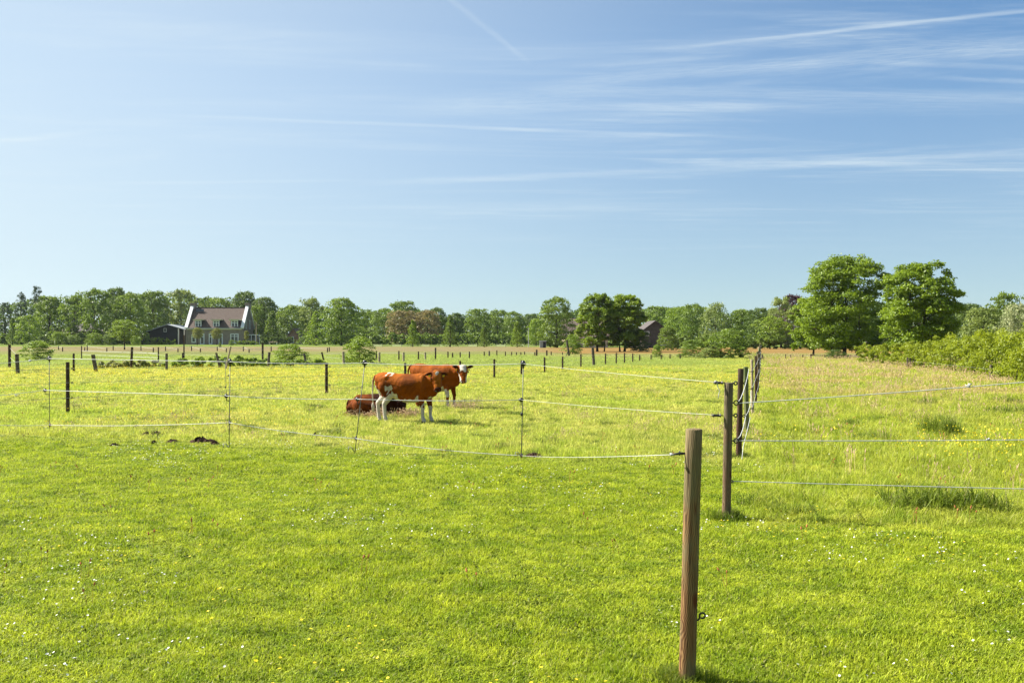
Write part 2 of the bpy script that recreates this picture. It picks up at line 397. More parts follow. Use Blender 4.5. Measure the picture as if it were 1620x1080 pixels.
def leaf_mat(name, dark, light, trans=0.35, sc=0.6):
    m, t, o = mat_new(name)
    g = t.new('ShaderNodeNewGeometry').outputs['Position']
    at = t.new('ShaderNodeAttribute', attribute_name='shade').outputs['Fac']
    n = t.noise(g, sc, 3)
    f = t.math('ADD', t.math('MULTIPLY', at, 0.6), t.math('MULTIPLY', t.step(n, 0.3, 0.7), 0.4))
    c = t.mix(f, dark, light)
    p = principled(t, c, 0.5, 0.3)
    tr = t.new('ShaderNodeBsdfTranslucent'); t.put(tr.inputs[0], t.mix(0.4, c, tuple(x * 1.5 for x in light)))
    mx = t.new('ShaderNodeMixShader'); mx.inputs[0].default_value = trans
    t.l.new(p.outputs[0], mx.inputs[1]); t.l.new(tr.outputs[0], mx.inputs[2]); t.l.new(mx.outputs[0], o.inputs[0])
    return m
LF = {
    'mid': leaf_mat('leaf_mid', (0.070, 0.122, 0.013), (0.201, 0.280, 0.028)),
    'dark': leaf_mat('leaf_dark', (0.043, 0.084, 0.013), (0.125, 0.183, 0.028)),
    'bright': leaf_mat('leaf_bright', (0.103, 0.176, 0.014), (0.250, 0.338, 0.026)),
    'olive': leaf_mat('leaf_olive', (0.105, 0.158, 0.035), (0.263, 0.315, 0.070)),
    'copper': leaf_mat('leaf_copper', (0.122, 0.105, 0.035), (0.263, 0.210, 0.070)),
    'purple': leaf_mat('leaf_purple', (0.036, 0.017, 0.020), (0.101, 0.043, 0.052), 0.2),
    'willow': leaf_mat('leaf_willow', (0.193, 0.263, 0.098), (0.400, 0.400, 0.210)),
    'pine': leaf_mat('leaf_pine', (0.035, 0.069, 0.031), (0.098, 0.146, 0.062), 0.1),
    'hedge': leaf_mat('leaf_hedge', (0.126, 0.179, 0.008), (0.294, 0.336, 0.017), 0.45),
    'oak': leaf_mat('leaf_oak', (0.070, 0.128, 0.009), (0.238, 0.323, 0.018), 0.4, 0.4),
    'yellowgreen': leaf_mat('leaf_yellowgreen', (0.126, 0.144, 0.014), (0.234, 0.243, 0.036), 0.4),
    'bramble': leaf_mat('leaf_bramble', (0.164, 0.200, 0.031), (0.400, 0.400, 0.104), 0.3),
}

# ------------------------------------------------------------------ ground
def ground():
    xs = np.unique(np.concatenate([np.linspace(-3000, -60, 30), np.linspace(-60, 60, 161), np.linspace(60, 3000, 30)]))
    ys = np.unique(np.concatenate([np.linspace(-400, -6, 6), np.linspace(-6, 90, 129), np.linspace(90, 4500, 40)]))
    gxx, gyy = np.meshgrid(xs, ys)
    near = np.clip((90 - gyy) / 60, 0, 1) * np.clip((70 - np.abs(gxx)) / 40, 0, 1)
    z = near * (0.022 * np.sin(gxx * 0.9 + gyy * 0.37) * np.sin(gyy * 0.8 - gxx * 0.2) + 0.012 * np.sin(gxx * 2.1 + 1) * np.sin(gyy * 1.9))
    v = np.stack([gxx.ravel(), gyy.ravel(), z.ravel()], 1)
    nx, ny = len(xs), len(ys)
    i, j = np.meshgrid(np.arange(nx - 1), np.arange(ny - 1))
    a = (j * nx + i).ravel()
    f = np.stack([a, a + 1, a + nx + 1, a + nx], 1)
    o = link('ground', raw_mesh('ground', v, f, ground_mat(), True)); o['kind'] = 'structure'
ground()
def gh(x, y):
    near = np.clip((90 - y) / 60, 0, 1) * np.clip((70 - np.abs(x)) / 40, 0, 1)
    return near * (0.022 * np.sin(x * 0.9 + y * 0.37) * np.sin(y * 0.8 - x * 0.2) + 0.012 * np.sin(x * 2.1 + 1) * np.sin(y * 1.9))

# ------------------------------------------------------------------ foliage
def leaf_cards(rng, pos, nrm, size, aspect=0.6, jitter=0.8):
    """one four-cornered leaf spray per position"""
    n = len(pos)
    nr = nrm + rng.normal(0, jitter, (n, 3)); nr /= np.linalg.norm(nr, axis=1, keepdims=True) + 1e-9
    t = rng.normal(0, 1, (n, 3)); t -= nr * (t * nr).sum(1, keepdims=True); t /= np.linalg.norm(t, axis=1, keepdims=True) + 1e-9
    b = np.cross(nr, t)
    s = size * rng.uniform(0.6, 1.35, (n, 1))
    fold = nr * s * rng.uniform(-0.25, 0.25, (n, 1))
    v = np.stack([pos - t * s, pos - b * s * aspect + fold, pos + t * s, pos + b * s * aspect + fold], 1).reshape(-1, 3)
    return v, np.arange(4 * n).reshape(-1, 4)
def add_shade(me, rng, per=4, base=None):
    n = len(me.vertices) // per
    a = me.attributes.new('shade', 'FLOAT', 'POINT')
    val = rng.random(n) if base is None else np.clip(base, 0, 1)
    a.data.foreach_set('value', np.repeat(val, per).astype(np.float32)[:len(me.vertices)] if n * per == len(me.vertices) else np.resize(np.repeat(val, per), len(me.vertices)).astype(np.float32))
def profile(style, z):
    if style == 'cone': return 0.46 * (1 - z) ** 0.75 + 0.04
    if style == 'pine': return 0.40 * (1 - z) ** 0.6 + 0.05
    if style == 'bush': return 0.47 * math.sqrt(max(0.02, 1 - (max(z - 0.2, 0) / 0.8) ** 2.2))
    if style == 'willow': return 0.44 * math.sqrt(max(0.03, 1 - (abs(z - 0.45) / 0.55) ** 3))
    if style == 'open': return 0.47 * math.sqrt(max(0.02, 1 - ((z - 0.54) / 0.48) ** 2)) if z > 0.1 else 0
    return 0.47 * math.sqrt(max(0.02, 1 - (abs(z - 0.46) / 0.53) ** 2.6))
def puffs(rng, style, K):
    """cluster centres and radii inside a crown one unit wide and one unit high (z 0..1)"""
    C, Rr = [], []
    while len(C) < K:
        z = rng.uniform(0.03, 0.97)
        prof = profile(style, z)
        if style == 'bush': z *= 0.95
        if prof <= 0: continue
        a = rng.uniform(0, 2 * math.pi)
        rr = prof * (rng.uniform(0, 1) ** 0.45)
        r = rng.uniform(0.055, 0.115) if style not in ('cone', 'pine') else rng.uniform(0.045, 0.08)
        wob = 1 + 0.20 * math.sin(2 * a + 7 * z + K) + 0.1 * math.sin(5 * a - 12 * z) + rng.uniform(-0.08, 0.1)
        C.append((rr * math.cos(a) * wob, rr * math.sin(a) * wob, min(z, 1 - r * 0.6))); Rr.append(r)
    return np.array(C), np.array(Rr)
def crown_mesh(name, seed, style, n, size, mat, K=60, flat=0.75, fill=0.12):
    rng = np.random.default_rng(seed)
    C, Rr = puffs(rng, style, K)
    k = rng.integers(0, K, n)
    d = rng.normal(0, 1, (n, 3)); d /= np.linalg.norm(d, axis=1, keepdims=True)
    d[:, 2] = np.where(d[:, 2] < -0.25, -d[:, 2] * 0.6, d[:, 2])
    rad = Rr[k][:, None] * rng.uniform(0.35, 1.12, (n, 1)) ** 0.6
    pos = C[k] + d * rad * np.array([1.15, 1.15, flat if style != 'willow' else 1.9])
    if style == 'willow': pos[:, 2] -= 0.07
    sh = int(n * {'open': 0.12, 'pine': 0.1, 'bush': 0.15}.get(style, 0.25))                 # leaves that close the crown between clusters
    zz = rng.uniform(0.02, 0.97, sh); aa = rng.uniform(0, 6.283, sh)
    pr = np.array([profile(style, q) for q in zz]) * np.sqrt(rng.uniform(0.25, 1.0, sh)) * (1 + 0.16 * np.sin(3 * aa + 9 * zz + seed) + 0.10 * np.sin(7 * aa - 15 * zz)) * 0.95
    pos[:sh] = np.stack([pr * np.cos(aa), pr * np.sin(aa), zz], 1); d[:sh] = np.stack([np.cos(aa), np.sin(aa), zz * 0 + 0.3], 1)
    k[:sh] = ((aa * 3.1).astype(int) + (zz * 9).astype(int) * 7) % K
    # clear out stray cards under the floor
    pos[:, 2] = np.clip(pos[:, 2], 0.015, 1.02)
    v, f = leaf_cards(rng, pos, d * 0.9 + np.array([0, 0, 0.35]), size, 0.6 if style != 'pine' else 0.25)
    me = raw_mesh(name, v, f, mat)
    pv = rng.random(K) * 0.5
    add_shade(me, rng, 4, pv[k] + rng.random(n) * 0.5)
    return me, C, Rr
def trunk_mesh(name, seed, C, height, width, r0, lean=0.0, nl=7, z0=0.0, twin=False):
    """tapered trunk with limbs that reach to the leaf clusters, in metres"""
    rng = np.random.default_rng(seed + 99); m = MB()
    top = 0.72 * height
    path = [(lean * height * (k / 6) ** 1.3 + rng.uniform(-1, 1) * 0.012 * height * (k > 0), rng.uniform(-1, 1) * 0.012 * height * (k > 0), top * k / 6 + z0) for k in range(7)]
    path[0] = (0, 0, -0.1)
    m.tube(path, [r0 * 1.35] + [r0 * (1 - 0.82 * (k / 6)) for k in range(1, 7)], 8)
    idx = rng.permutation(len(C))[:nl]
    for i in idx:
        c = np.array([C[i][0] * width, C[i][1] * width, C[i][2] * height])
        zf = max(0.24 * height, min(c[2] * 0.62, 0.62 * height)); q = min(zf / top, 1) * 6; a = int(min(q, 5)); fr = q - a
        s = np.array(path[a]) * (1 - fr) + np.array(path[min(a + 1, 6)]) * fr
        mid = (s * 0.5 + c * 0.5) + np.array([0, 0, 0.03 * height]) + rng.uniform(-1, 1, 3) * 0.02 * height
        m.tube([tuple(s), tuple(mid), tuple(c)], [r0 * 0.42, r0 * 0.26, r0 * 0.08], 6)
    return m.mesh(name, M['bark'], True)
VAR = {}
def variant(style, mat, k):
    key = (style, mat, k)
    if key not in VAR:
        sz = {'cone': 0.024, 'pine': 0.026, 'willow': 0.02, 'bush': 0.022}.get(style, 0.022)
        n = {'cone': 4200, 'pine': 3600, 'willow': 6000, 'bush': 6500, 'open': 6000}.get(style, 7500)
        K = {'cone': 120, 'pine': 90, 'willow': 90, 'bush': 130, 'open': 95}.get(style, 150)
        VAR[key] = crown_mesh('crown_' + style, 11 + 17 * k + sum(map(ord, style)), style, n, sz, LF[mat], K)
    return VAR[key]
def tree(name, px, top, wpx, Y, style, mat, label, k=0, z0=0.0, rz=None, cat='tree', group=None, lean=0.0):
    rnd = random.Random(int(px * 7 + top))
    H = gz(top, Y); W = wpx / F * Y
    t = empty(name, (gx(px, Y), Y, 0), label, cat, group, rnd.uniform(0, 6.28) if rz is None else rz)
    me, C, Rr = variant(style, mat, k)
    link('crown', me, t, scale=(W, W, H * (1 - z0)), loc=(0, 0, H * z0))
    tm = trunk_mesh('trunk', int(px), C * np.array([1, 1, 1 - z0]) + np.array([0, 0, z0]), H, W, max(0.05, 0.022 * H), lean, 6)
    link('trunk', tm, t)
    return t

G1 = 'trees along the left field edge'; 
TREES = [
 # name, px, top, width px, Y, style, leaf, label, variant
 ('spruce_tree', 8, 478, 40, 262, 'pine', 'pine', 'dark spruce at the left edge, lower than the two spiky ones beside it', 0),
 ('spruce_tree', 34, 461, 34, 264, 'pine', 'pine', 'dark spiky conifer, left one of the two tallest at the far left', 1),
 ('spruce_tree', 58, 452, 36, 262, 'pine', 'pine', 'tallest dark conifer at the far left with a ragged pointed top', 0),
 ('cypress_tree', 20, 502, 20, 238, 'cone', 'mid', 'small narrow conical tree in front of the dark conifers at far left', 1),
 ('broadleaf_tree', 78, 468, 52, 250, 'round', 'mid', 'rounded green tree just right of the spiky conifers', 0),
 ('broadleaf_tree', 46, 499, 44, 225, 'open', 'bright', 'low bushy tree in front of the conifers at the far left', 1),
 ('broadleaf_tree', 118, 465, 52, 246, 'open', 'mid', 'open crowned tree over the low brick building', 0),
 ('broadleaf_tree', 150, 457, 56, 240, 'open', 'mid', 'forked tree with bare limbs showing right of the brick building', 1),
 ('broadleaf_tree', 184, 455, 52, 256, 'round', 'dark', 'dark round tree, highest between the brick building and the black barn', 1),
 ('broadleaf_tree', 206, 462, 56, 244, 'round', 'mid', 'full green tree standing left of the black barn', 2),
 ('broadleaf_tree', 242, 460, 58, 266, 'round', 'mid', 'wide tree directly behind the black barn', 0),
 ('birch_tree', 286, 458, 52, 272, 'open', 'olive', 'pale feathery tree behind the left chimney of the farmhouse', 1),
 ('broadleaf_tree', 345, 470, 60, 285, 'round', 'mid', 'tree showing over the middle of the farmhouse roof ridge', 2),
 ('broadleaf_tree', 388, 461, 56, 282, 'round', 'dark', 'dark tree rising behind the right chimney of the farmhouse', 0),
 ('broadleaf_tree', 418, 470, 52, 270, 'round', 'dark', 'dark tree right of the farmhouse, second behind its gable', 1),
 ('broadleaf_tree', 404, 484, 34, 262, 'round', 'mid', 'medium tree right up against the farmhouse gable end', 1),
 ('broadleaf_tree', 430, 492, 34, 252, 'cone', 'mid', 'pointed leafy tree over the small brick shed', 0),
 ('broadleaf_tree', 462, 482, 56, 262, 'round', 'mid', 'tree behind and right of the small brick shed', 2),
 ('birch_tree', 492, 470, 44, 258, 'open', 'olive', 'tall thin tree left of the big dark green one', 0),
 ('broadleaf_tree', 500, 492, 42, 226, 'cone', 'bright', 'bright green tree against the left side of the big dark one', 2),
 ('broadleaf_tree', 540, 471, 66, 218, 'round', 'mid', 'big dense tree behind the round bush, left of the cattle', 1),
 ('broadleaf_tree', 580, 492, 44, 270, 'open', 'mid', 'low tree between the big dense one and the coppery group', 1),
 ('broadleaf_tree', 607, 487, 46, 262, 'round', 'mid', 'green tree at the left of the coppery brown crowns', 2),
 ('broadleaf_tree', 638, 476, 58, 272, 'round', 'mid', 'highest green dome behind the coppery brown trees', 0),
 ('copper_leaved_tree', 636, 491, 56, 250, 'round', 'copper', 'left of the two brownish copper crowns beyond the cattle', 1),
 ('copper_leaved_tree', 676, 490, 54, 250, 'round', 'copper', 'right of the two brownish copper crowns beyond the cattle', 2),
 ('broadleaf_tree', 690, 486, 46, 264, 'round', 'dark', 'dark tree at the right shoulder of the coppery trees', 2),
 ('young_tree', 653, 506, 24, 196, 'cone', 'bright', 'small bright cone tree in front of the copper crowns', 1),
 ('young_tree', 712, 498, 26, 192, 'cone', 'mid', 'young conical tree where the skyline dips beyond the cattle', 0),
 ('young_tree', 766, 515, 22, 188, 'cone', 'mid', 'smallest conical young tree on the verge, middle of three', 2),
 ('young_tree', 818, 508, 24, 188, 'cone', 'bright', 'young conical tree on the verge left of the lamp post', 1),
 ('broadleaf_tree', 722, 495, 42, 262, 'round', 'dark', 'tree at the lowest dip in the middle of the skyline', 0),
 ('broadleaf_tree', 756, 488, 46, 258, 'round', 'mid', 'broad tree, leftmost of the row right of the skyline dip', 1),
 ('broadleaf_tree', 788, 489, 42, 262, 'open', 'mid', 'second tree of the row right of the skyline dip', 0),
 ('broadleaf_tree', 812, 492, 40, 256, 'round', 'mid', 'third tree of the row, behind the lamp post', 2),
 ('broadleaf_tree', 840, 496, 40, 260, 'round', 'dark', 'lowest tree left of the large single round tree', 1),
 ('round_tree', 881, 469, 60, 178, 'round', 'mid', 'large single round tree beside the small grey hut', 2),
 ('broadleaf_tree', 848, 504, 30, 215, 'round', 'bright', 'small bright tree above the grey hut', 0),
 ('broadleaf_tree', 1040, 484, 52, 250, 'round', 'mid', 'tree behind the dark gable of the house in the middle', 0),
 ('broadleaf_tree', 1072, 486, 46, 236, 'round', 'bright', 'bright rounded tree right of the dark gable', 1),
 ('broadleaf_tree', 1096, 480, 52, 215, 'round', 'mid', 'dense green tree left of the drooping willow', 2),
 ('willow_tree', 1132, 478, 52, 205, 'willow', 'olive', 'pale drooping willow above the thicket', 0),
 ('broadleaf_tree', 1172, 489, 46, 205, 'round', 'mid', 'tree right of the drooping willow, above the fence end', 1),
 ('broadleaf_tree', 1202, 487, 48, 190, 'round', 'dark', 'dark tree between the willow and the birch', 0),
 ('birch_tree', 1236, 470, 44, 172, 'open', 'olive', 'pale birch just left of the purple beech', 1),
 ('purple_beech', 1254, 466, 52, 200, 'round', 'purple', 'dark purple leaved beech peeping over the green trees', 0),
 ('broadleaf_tree', 1218, 500, 56, 160, 'open', 'bright', 'low bright tree at the edge of the orange field', 2),
 ('broadleaf_tree', 1400, 500, 64, 135, 'round', 'dark', 'low dark tree in the gap between the two big oaks', 2),
 ('broadleaf_tree', 1536, 480, 56, 118, 'round', 'dark', 'dark tree right behind the second big oak', 1),
 ('broadleaf_tree', 1556, 486, 70, 96, 'round', 'olive', 'grey green tree above the bright hedge', 0),
 ('broadleaf_tree', 1592, 462, 56, 120, 'round', 'mid', 'tallest tree behind the hedge near the right edge', 2),
 ('willow_tree', 1610, 478, 62, 84, 'willow', 'willow', 'silvery white willow at the right edge above the hedge', 1),
 ('broadleaf_tree', 1660, 470, 80, 100, 'round', 'mid', 'green tree cut off by the right edge', 1),
 ('broadleaf_tree', -30, 480, 60, 250, 'round', 'mid', 'green tree cut off by the left edge', 1),
]
for a in TREES:
    tree(a[0], a[1], a[2], a[3], a[4], a[5], a[6], a[7], a[8])
# small tree with a visible stem in front of the barn
tree('young_tree', 197, 506, 44, 150, 'open', 'bright', 'small leafy tree on a bare stem in the dry field left of the barn', 1, z0=0.22)
for px, top, lab in ((312, 518, 'thin ornamental tree left in front of the farmhouse'), (343, 519, 'thin ornamental tree in front of the farmhouse door, the bigger one'), (390, 523, 'small pale tree by the glass porch of the farmhouse')):
    tree('ornamental_tree', px, top, 17 if px < 380 else 9, 236, 'round', 'yellowgreen', lab, 0, z0=0.35)

# big oaks
def oak(px, base, top, wpx, label, seed, stems, K=95, n=26000, mat='oak', zlo=0.0, lsz=0.13):
    Y = gY(base); H = gz(top, Y); W = wpx / F * Y
    t = empty('oak_tree', (gx(px, Y), Y, 0), label, 'tree', 'large oaks right of the middle')
    rng = np.random.default_rng(seed)
    C = []; Rr = []
    while len(C) < K:
        z = rng.uniform(0.10, 0.97)
        prof = 0.50 * math.sqrt(max(0.0, 1 - (abs(z - 0.50) / 0.50) ** 2.6))
        a = rng.uniform(0, 2 * math.pi); rr = prof * rng.uniform(0, 1) ** 0.5
        r = rng.uniform(0.035, 0.075)
        C.append((rr * math.cos(a), rr * math.sin(a) , min(z, 1 - 0.6 * r))); Rr.append(r)
    C = np.array(C); Rr = np.array(Rr); k = rng.integers(0, K, n)
    d = rng.normal(0, 1, (n, 3)); d /= np.linalg.norm(d, axis=1, keepdims=True)
    d[:, 2] = np.where(d[:, 2] < -0.2, -d[:, 2] * 0.5, d[:, 2])
    sub = rng.normal(0, 0.018, (K * 9, 3))[k * 9 + rng.integers(0, 9, n)]
    pos = (C[k] + sub + d * Rr[k][:, None] * rng.uniform(0.3, 1.1, (n, 1)) ** 0.6 * np.array([1.35, 1.35, 0.62])) * np.array([W, W, H])
    v, f = leaf_cards(rng, pos, d * 0.8 + np.array([0, 0, 0.5]), lsz, 0.65)
    me = raw_mesh('crown', v, f, LF[mat]); add_shade(me, rng, 4, (rng.random(K) * 0.5)[k] + rng.random(n) * 0.5)
    link('crown', me, t)
    for i, (dx, lean, r0) in enumerate(stems):
        tm = trunk_mesh('trunk', seed + i, C, H * 0.95, W, r0, lean, 12)
        link('trunk', tm, t, loc=(dx, 0, 0))
    return t
oak(1338, 565, 407, 138, 'largest oak with broad layered crown and dark trunks, right of the middle', 5, [(-0.1, 0.02, .17), (-1.2, -0.03, .13), (1.1, 0.04, .10)], 330, 52000, lsz=.10)
oak(1458, 570, 417, 128, 'second big oak with dark shaded right side, behind the hedge', 8, [(0.2, 0.02, .16), (-1.0, 0.0, .10)], 270, 44000, lsz=.10)
oak(1285, 562, 472, 78, 'lower bright oak against the left side of the largest oak', 13, [(0.1, 0.0, .10)], 150, 20000, lsz=.10)
# pair of thick-leaved trees over the house in the middle
oak(945, 556, 466, 66, 'left of the two dense dark trees hiding the pale house', 21, [(0, 0.02, .14), (0.9, 0.04, .08)], 190, 26000, 'oak', lsz=.115)
oak(988, 556, 467, 66, 'right of the two dense dark trees hiding the pale house', 25, [(0, 0.02, .14), (-0.6, -0.06, .1)], 190, 26000, 'oak', lsz=.115)

# bushes standing in the fields
def bush(px, base, top, wpx, mat, label, k=0):
    Y = gY(base); H = gz(top, Y) * 1.02; W = wpx / F * Y
    t = empty('bush', (gx(px, Y), Y, 0), label, 'bush', None, px * 0.37)
    me, C, Rr = variant('bush', mat, k)
    link('foliage', me, t, scale=(W, W, H), loc=(0, 0, -0.03))
    link('stem', trunk_mesh('stem', int(px), C, H * 0.8, W, 0.03, 0, 6), t)
bush(60, 570, 538, 50, 'bright', 'bushy green shrub in the far paddock near the left edge', 0)
bush(458, 575, 543, 56, 'bright', 'bright low bush beyond the tilted posts right of the farmhouse', 1)
bush(569, 575, 531, 56, 'bright', 'round bush behind the fence, left of the standing cattle', 2)
bush(1098, 566, 536, 50, 'mid', 'left bush of the thicket where the long fence ends', 0)
bush(1156, 567, 519, 72, 'mid', 'larger right bush of the thicket where the long fence ends', 1)
bush(1127, 567, 548, 50, 'olive', 'low grey green bush filling the thicket between its two larger bushes', 2)
bush(1039, 566, 544, 17, 'bright', 'little shrub on the fence line in front of the middle house', 0)
bush(906, 560, 528, 32, 'bright', 'leafy bright shrub below the left dense tree of the middle house', 1)
bush(1012, 556, 520, 36, 'dark', 'dark shrub at the right foot of the two dense trees', 2)
bush(1056, 554, 515, 36, 'mid', 'green shrub in front of the dark gable', 0)
bush(1322, 568, 552, 36, 'dark', 'dark undergrowth at the foot of the largest oak', 1)
bush(348, 549, 540, 5, 'mid', 'tiny shrub at the farmhouse wall', 1)
bush(366, 546, 537, 9, 'mid', 'clipped round shrub at the foot of the farmhouse wall', 2)
for i, (px, tp, wd, mt, lb) in enumerate(((92, 524, 30, 'bright', 'leafy garden shrub left of the brick building'), (115, 529, 26, 'mid', 'garden shrub in front of the brick building, right one'), (150, 526, 30, 'bright', 'garden shrub right of the brick building'), (172, 528, 26, 'mid', 'garden shrub under the trees, second left of the barn'), (214, 530, 18, 'bright', 'pale shrub touching the left wall of the barn'), (488, 530, 30, 'dark', 'dark undergrowth below the tall thin tree'), (70, 530, 26, 'dark', 'dark undergrowth below the low bushy tree'))):
    Yb = 232; t = empty('shrub', (gx(px, Yb), Yb, 0), lb, 'shrub', None, i)
    me, C, Rr = variant('bush', mt, i % 3); Wd = wd / F * Yb
    link('foliage', me, t, scale=(Wd, Wd, gz(tp, Yb)))

# far wood that closes the horizon
def far_wood():
    rng = np.random.default_rng(3)
    sk = np.array([(-500, 486), (-100, 480), (0, 482), (60, 470), (110, 474), (200, 466), (300, 468), (400, 474), (445, 486), (500, 482), (560, 490), (600, 492), (650, 485), (700, 500), (720, 503), (760, 497), (830, 503), (850, 496), (900, 490), (1000, 484), (1040, 487), (1100, 486), (1150, 493), (1200, 494), (1260, 480), (1350, 478), (1500, 478), (1560, 490), (1620, 482), (1800, 480), (2300, 484)], float)
    K = 4500
    px = rng.uniform(-400, 2050, K); Y = rng.uniform(284, 306, K)
    top = np.interp(px, sk[:, 0], sk[:, 1]) + rng.uniform(1, 9, K)
    H = CH + (HZ - top) / F * Y
    z = H * (rng.uniform(0.02, 1, K) ** 0.8)
    r = rng.uniform(1.0, 2.0, K); z = np.minimum(z, H - r * 0.6); z = np.maximum(z, 0.5)
    C = np.stack([(px - 810) / F * Y, Y, z], 1)
    n = 110000; k = rng.integers(0, K, n)
    d = rng.normal(0, 1, (n, 3)); d /= np.linalg.norm(d, axis=1, keepdims=True); d[:, 2] = np.where(d[:, 2] < -0.3, -d[:, 2], d[:, 2])
    pos = C[k] + d * r[k][:, None] * np.array([1.3, 1.3, 0.9]); pos[:, 2] = np.maximum(pos[:, 2], 0.1)
    v, f = leaf_cards(rng, pos, d, 0.38, 0.75)
    me = raw_mesh('far_wood', v, f, LF['dark']); add_shade(me, rng, 4, (rng.random(K) * .6)[k] + rng.random(n) * .4)
    tag(link('far_wood', me), 'distant band of woodland closing the horizon behind the trees', 'woodland', kind='stuff')
far_wood()

# hedges
def hedge(name, pts, label, mat, n, size, seed, cat='hedge', lift=0.0):
    """pts: (x, y, height, halfwidth) along the hedge"""
    rng = np.random.default_rng(seed); pts = np.array(pts, float)
    seg = np.linalg.norm(np.diff(pts[:, :2], axis=0), axis=1); cum = np.concatenate([[0], np.cumsum(seg)])
    dens = np.interp(cum, cum, 1 / pts[:, 1]); K = int(cum[-1] * 16)
    s = rng.uniform(0, cum[-1], K)
    P_ = np.stack([np.interp(s, cum, pts[:, i]) for i in range(4)], 1)
    hv = P_[:, 2] * (1 + 0.07 * np.sin(s * 0.9) + 0.07 * np.sin(s * 2.3 + 1) + 0.05 * np.sin(s * 5))
    z = hv * rng.uniform(0.08, 1, K) ** 0.85
    r = rng.uniform(0.16, 0.30, K) * np.maximum(P_[:, 2] / 1.7, 0.55)
    C = np.stack([P_[:, 0] + rng.normal(0, 0.4, K) * P_[:, 3], P_[:, 1] + rng.normal(0, 0.4, K) * P_[:, 3], np.maximum(z - r * .5, r * 0.5)], 1)
    k = rng.integers(0, K, n); d = rng.normal(0, 1, (n, 3)); d /= np.linalg.norm(d, axis=1, keepdims=True)
    d[:, 2] = np.where(d[:, 2] < -0.3, -d[:, 2] * .7, d[:, 2])
    pos = C[k] + d * r[k][:, None] * rng.uniform(0.4, 1.2, (n, 1)); pos[:, 2] = np.maximum(pos[:, 2], 0.04)
    v, f = leaf_cards(rng, pos, d + np.array([0, 0, .3]), size, 0.6)
    o = pts[0, :3] * np.array([1, 1, 0])
    t = empty(name, tuple(o), label, cat)
    me = raw_mesh('foliage', v - o, f, LF[mat]); add_shade(me, rng, 4, (rng.random(K) * .5)[k] + rng.random(n) * .5)
    link('foliage', me, t)
    m = MB(); 
    for i in range(0, K, 12):
        m.tube([(C[i, 0], C[i, 1], -0.05), (C[i, 0] + rng.normal(0, .08), C[i, 1], C[i, 2] * .6), tuple(C[i])], [0.016, 0.012, 0.006], 5)
    m.v = [tuple(np.array(q) - o) for q in m.v]
    sb = m.obj('stem', M['bark'], t); sb['kind'] = 'stuff'
hp = []
for px, base, top in ((1366, 574, 549), (1420, 578, 545), (1470, 583, 541), (1520, 588, 536), (1570, 596, 529), (1620, 605, 524), (1720, 622, 522)):
    Y = gY(base); hp.append((gx(px, Y), Y + 0.8, gz(top, Y), 0.9))
hedge('hedge', hp, 'bright yellow green young hedge running along the right side of the meadow', 'hedge', 75000, 0.05, 31)
hedge('box_hedge', [(gx(229, 243), 243, 1.75, .6), (gx(274, 243), 243, 1.6, .6)], 'clipped green hedge standing in front of the black barn', 'bright', 2200, 0.16, 32)
hedge('garden_hedge', [(gx(372, 238), 238, 1.0, .6), (gx(408, 238), 238, 0.9, .6)], 'low green hedge right in front of the glass porch', 'bright', 1400, 0.15, 33)
hedge('garden_hedge', [(gx(412, 246), 246, 2.1, .5), (gx(462, 246), 246, 2.0, .5)], 'dark trimmed hedge running to the small brick shed', 'dark', 2000, 0.16, 34)
hedge('thicket', [(gx(-60, 244), 244, 2.6, 1.6), (gx(60, 242), 242, 3.0, 1.6), (gx(215, 240), 240, 2.6, 1.6)], 'low dark thicket under the trees from the left edge to the barn', 'mid', 9000, 0.24, 41, 'thicket')
hedge('thicket', [(gx(476, 240), 240, 3.0, 1.6), (gx(600, 240), 240, 2.6, 1.6), (gx(850, 240), 240, 2.8, 1.6)], 'low thicket under the trees from the small brick shed to the grey hut', 'mid', 13000, 0.24, 42, 'thicket')
hedge('thicket', [(gx(1060, 165), 165, 2.2, 1.2), (gx(1150, 160), 160, 2.2, 1.2), (gx(1262, 158), 158, 1.9, 1.2)], 'low thicket under the trees behind the orange field', 'mid', 8000, 0.17, 43, 'thicket')
hedge('undergrowth', [(gx(268, 60), 62, 0.45, 2.2), (gx(345, 62), 64, 0.62, 2.2), (gx(420, 63), 64, .42, 2.4), (gx(500, 68), 68, .3, 2.0)], 'rough bramble undergrowth along the ditch between the tilted posts', 'bright', 34000, 0.06, 35, 'undergrowth')
hedge('undergrowth', [(gx(158, 60), 60, 0.35, .8), (gx(250, 62), 62, .5, .9)], 'patchy brambles at the foot of the old posts on the left', 'bramble', 15000, 0.06, 36, 'undergrowth')
hedge('undergrowth', [(gx(1190, 72), 72, 0.5, .4), (gx(1203, 86), 86, .6, .5)], 'weeds growing around the far end of the long fence', 'bramble', 1500, 0.05, 37, 'undergrowth')

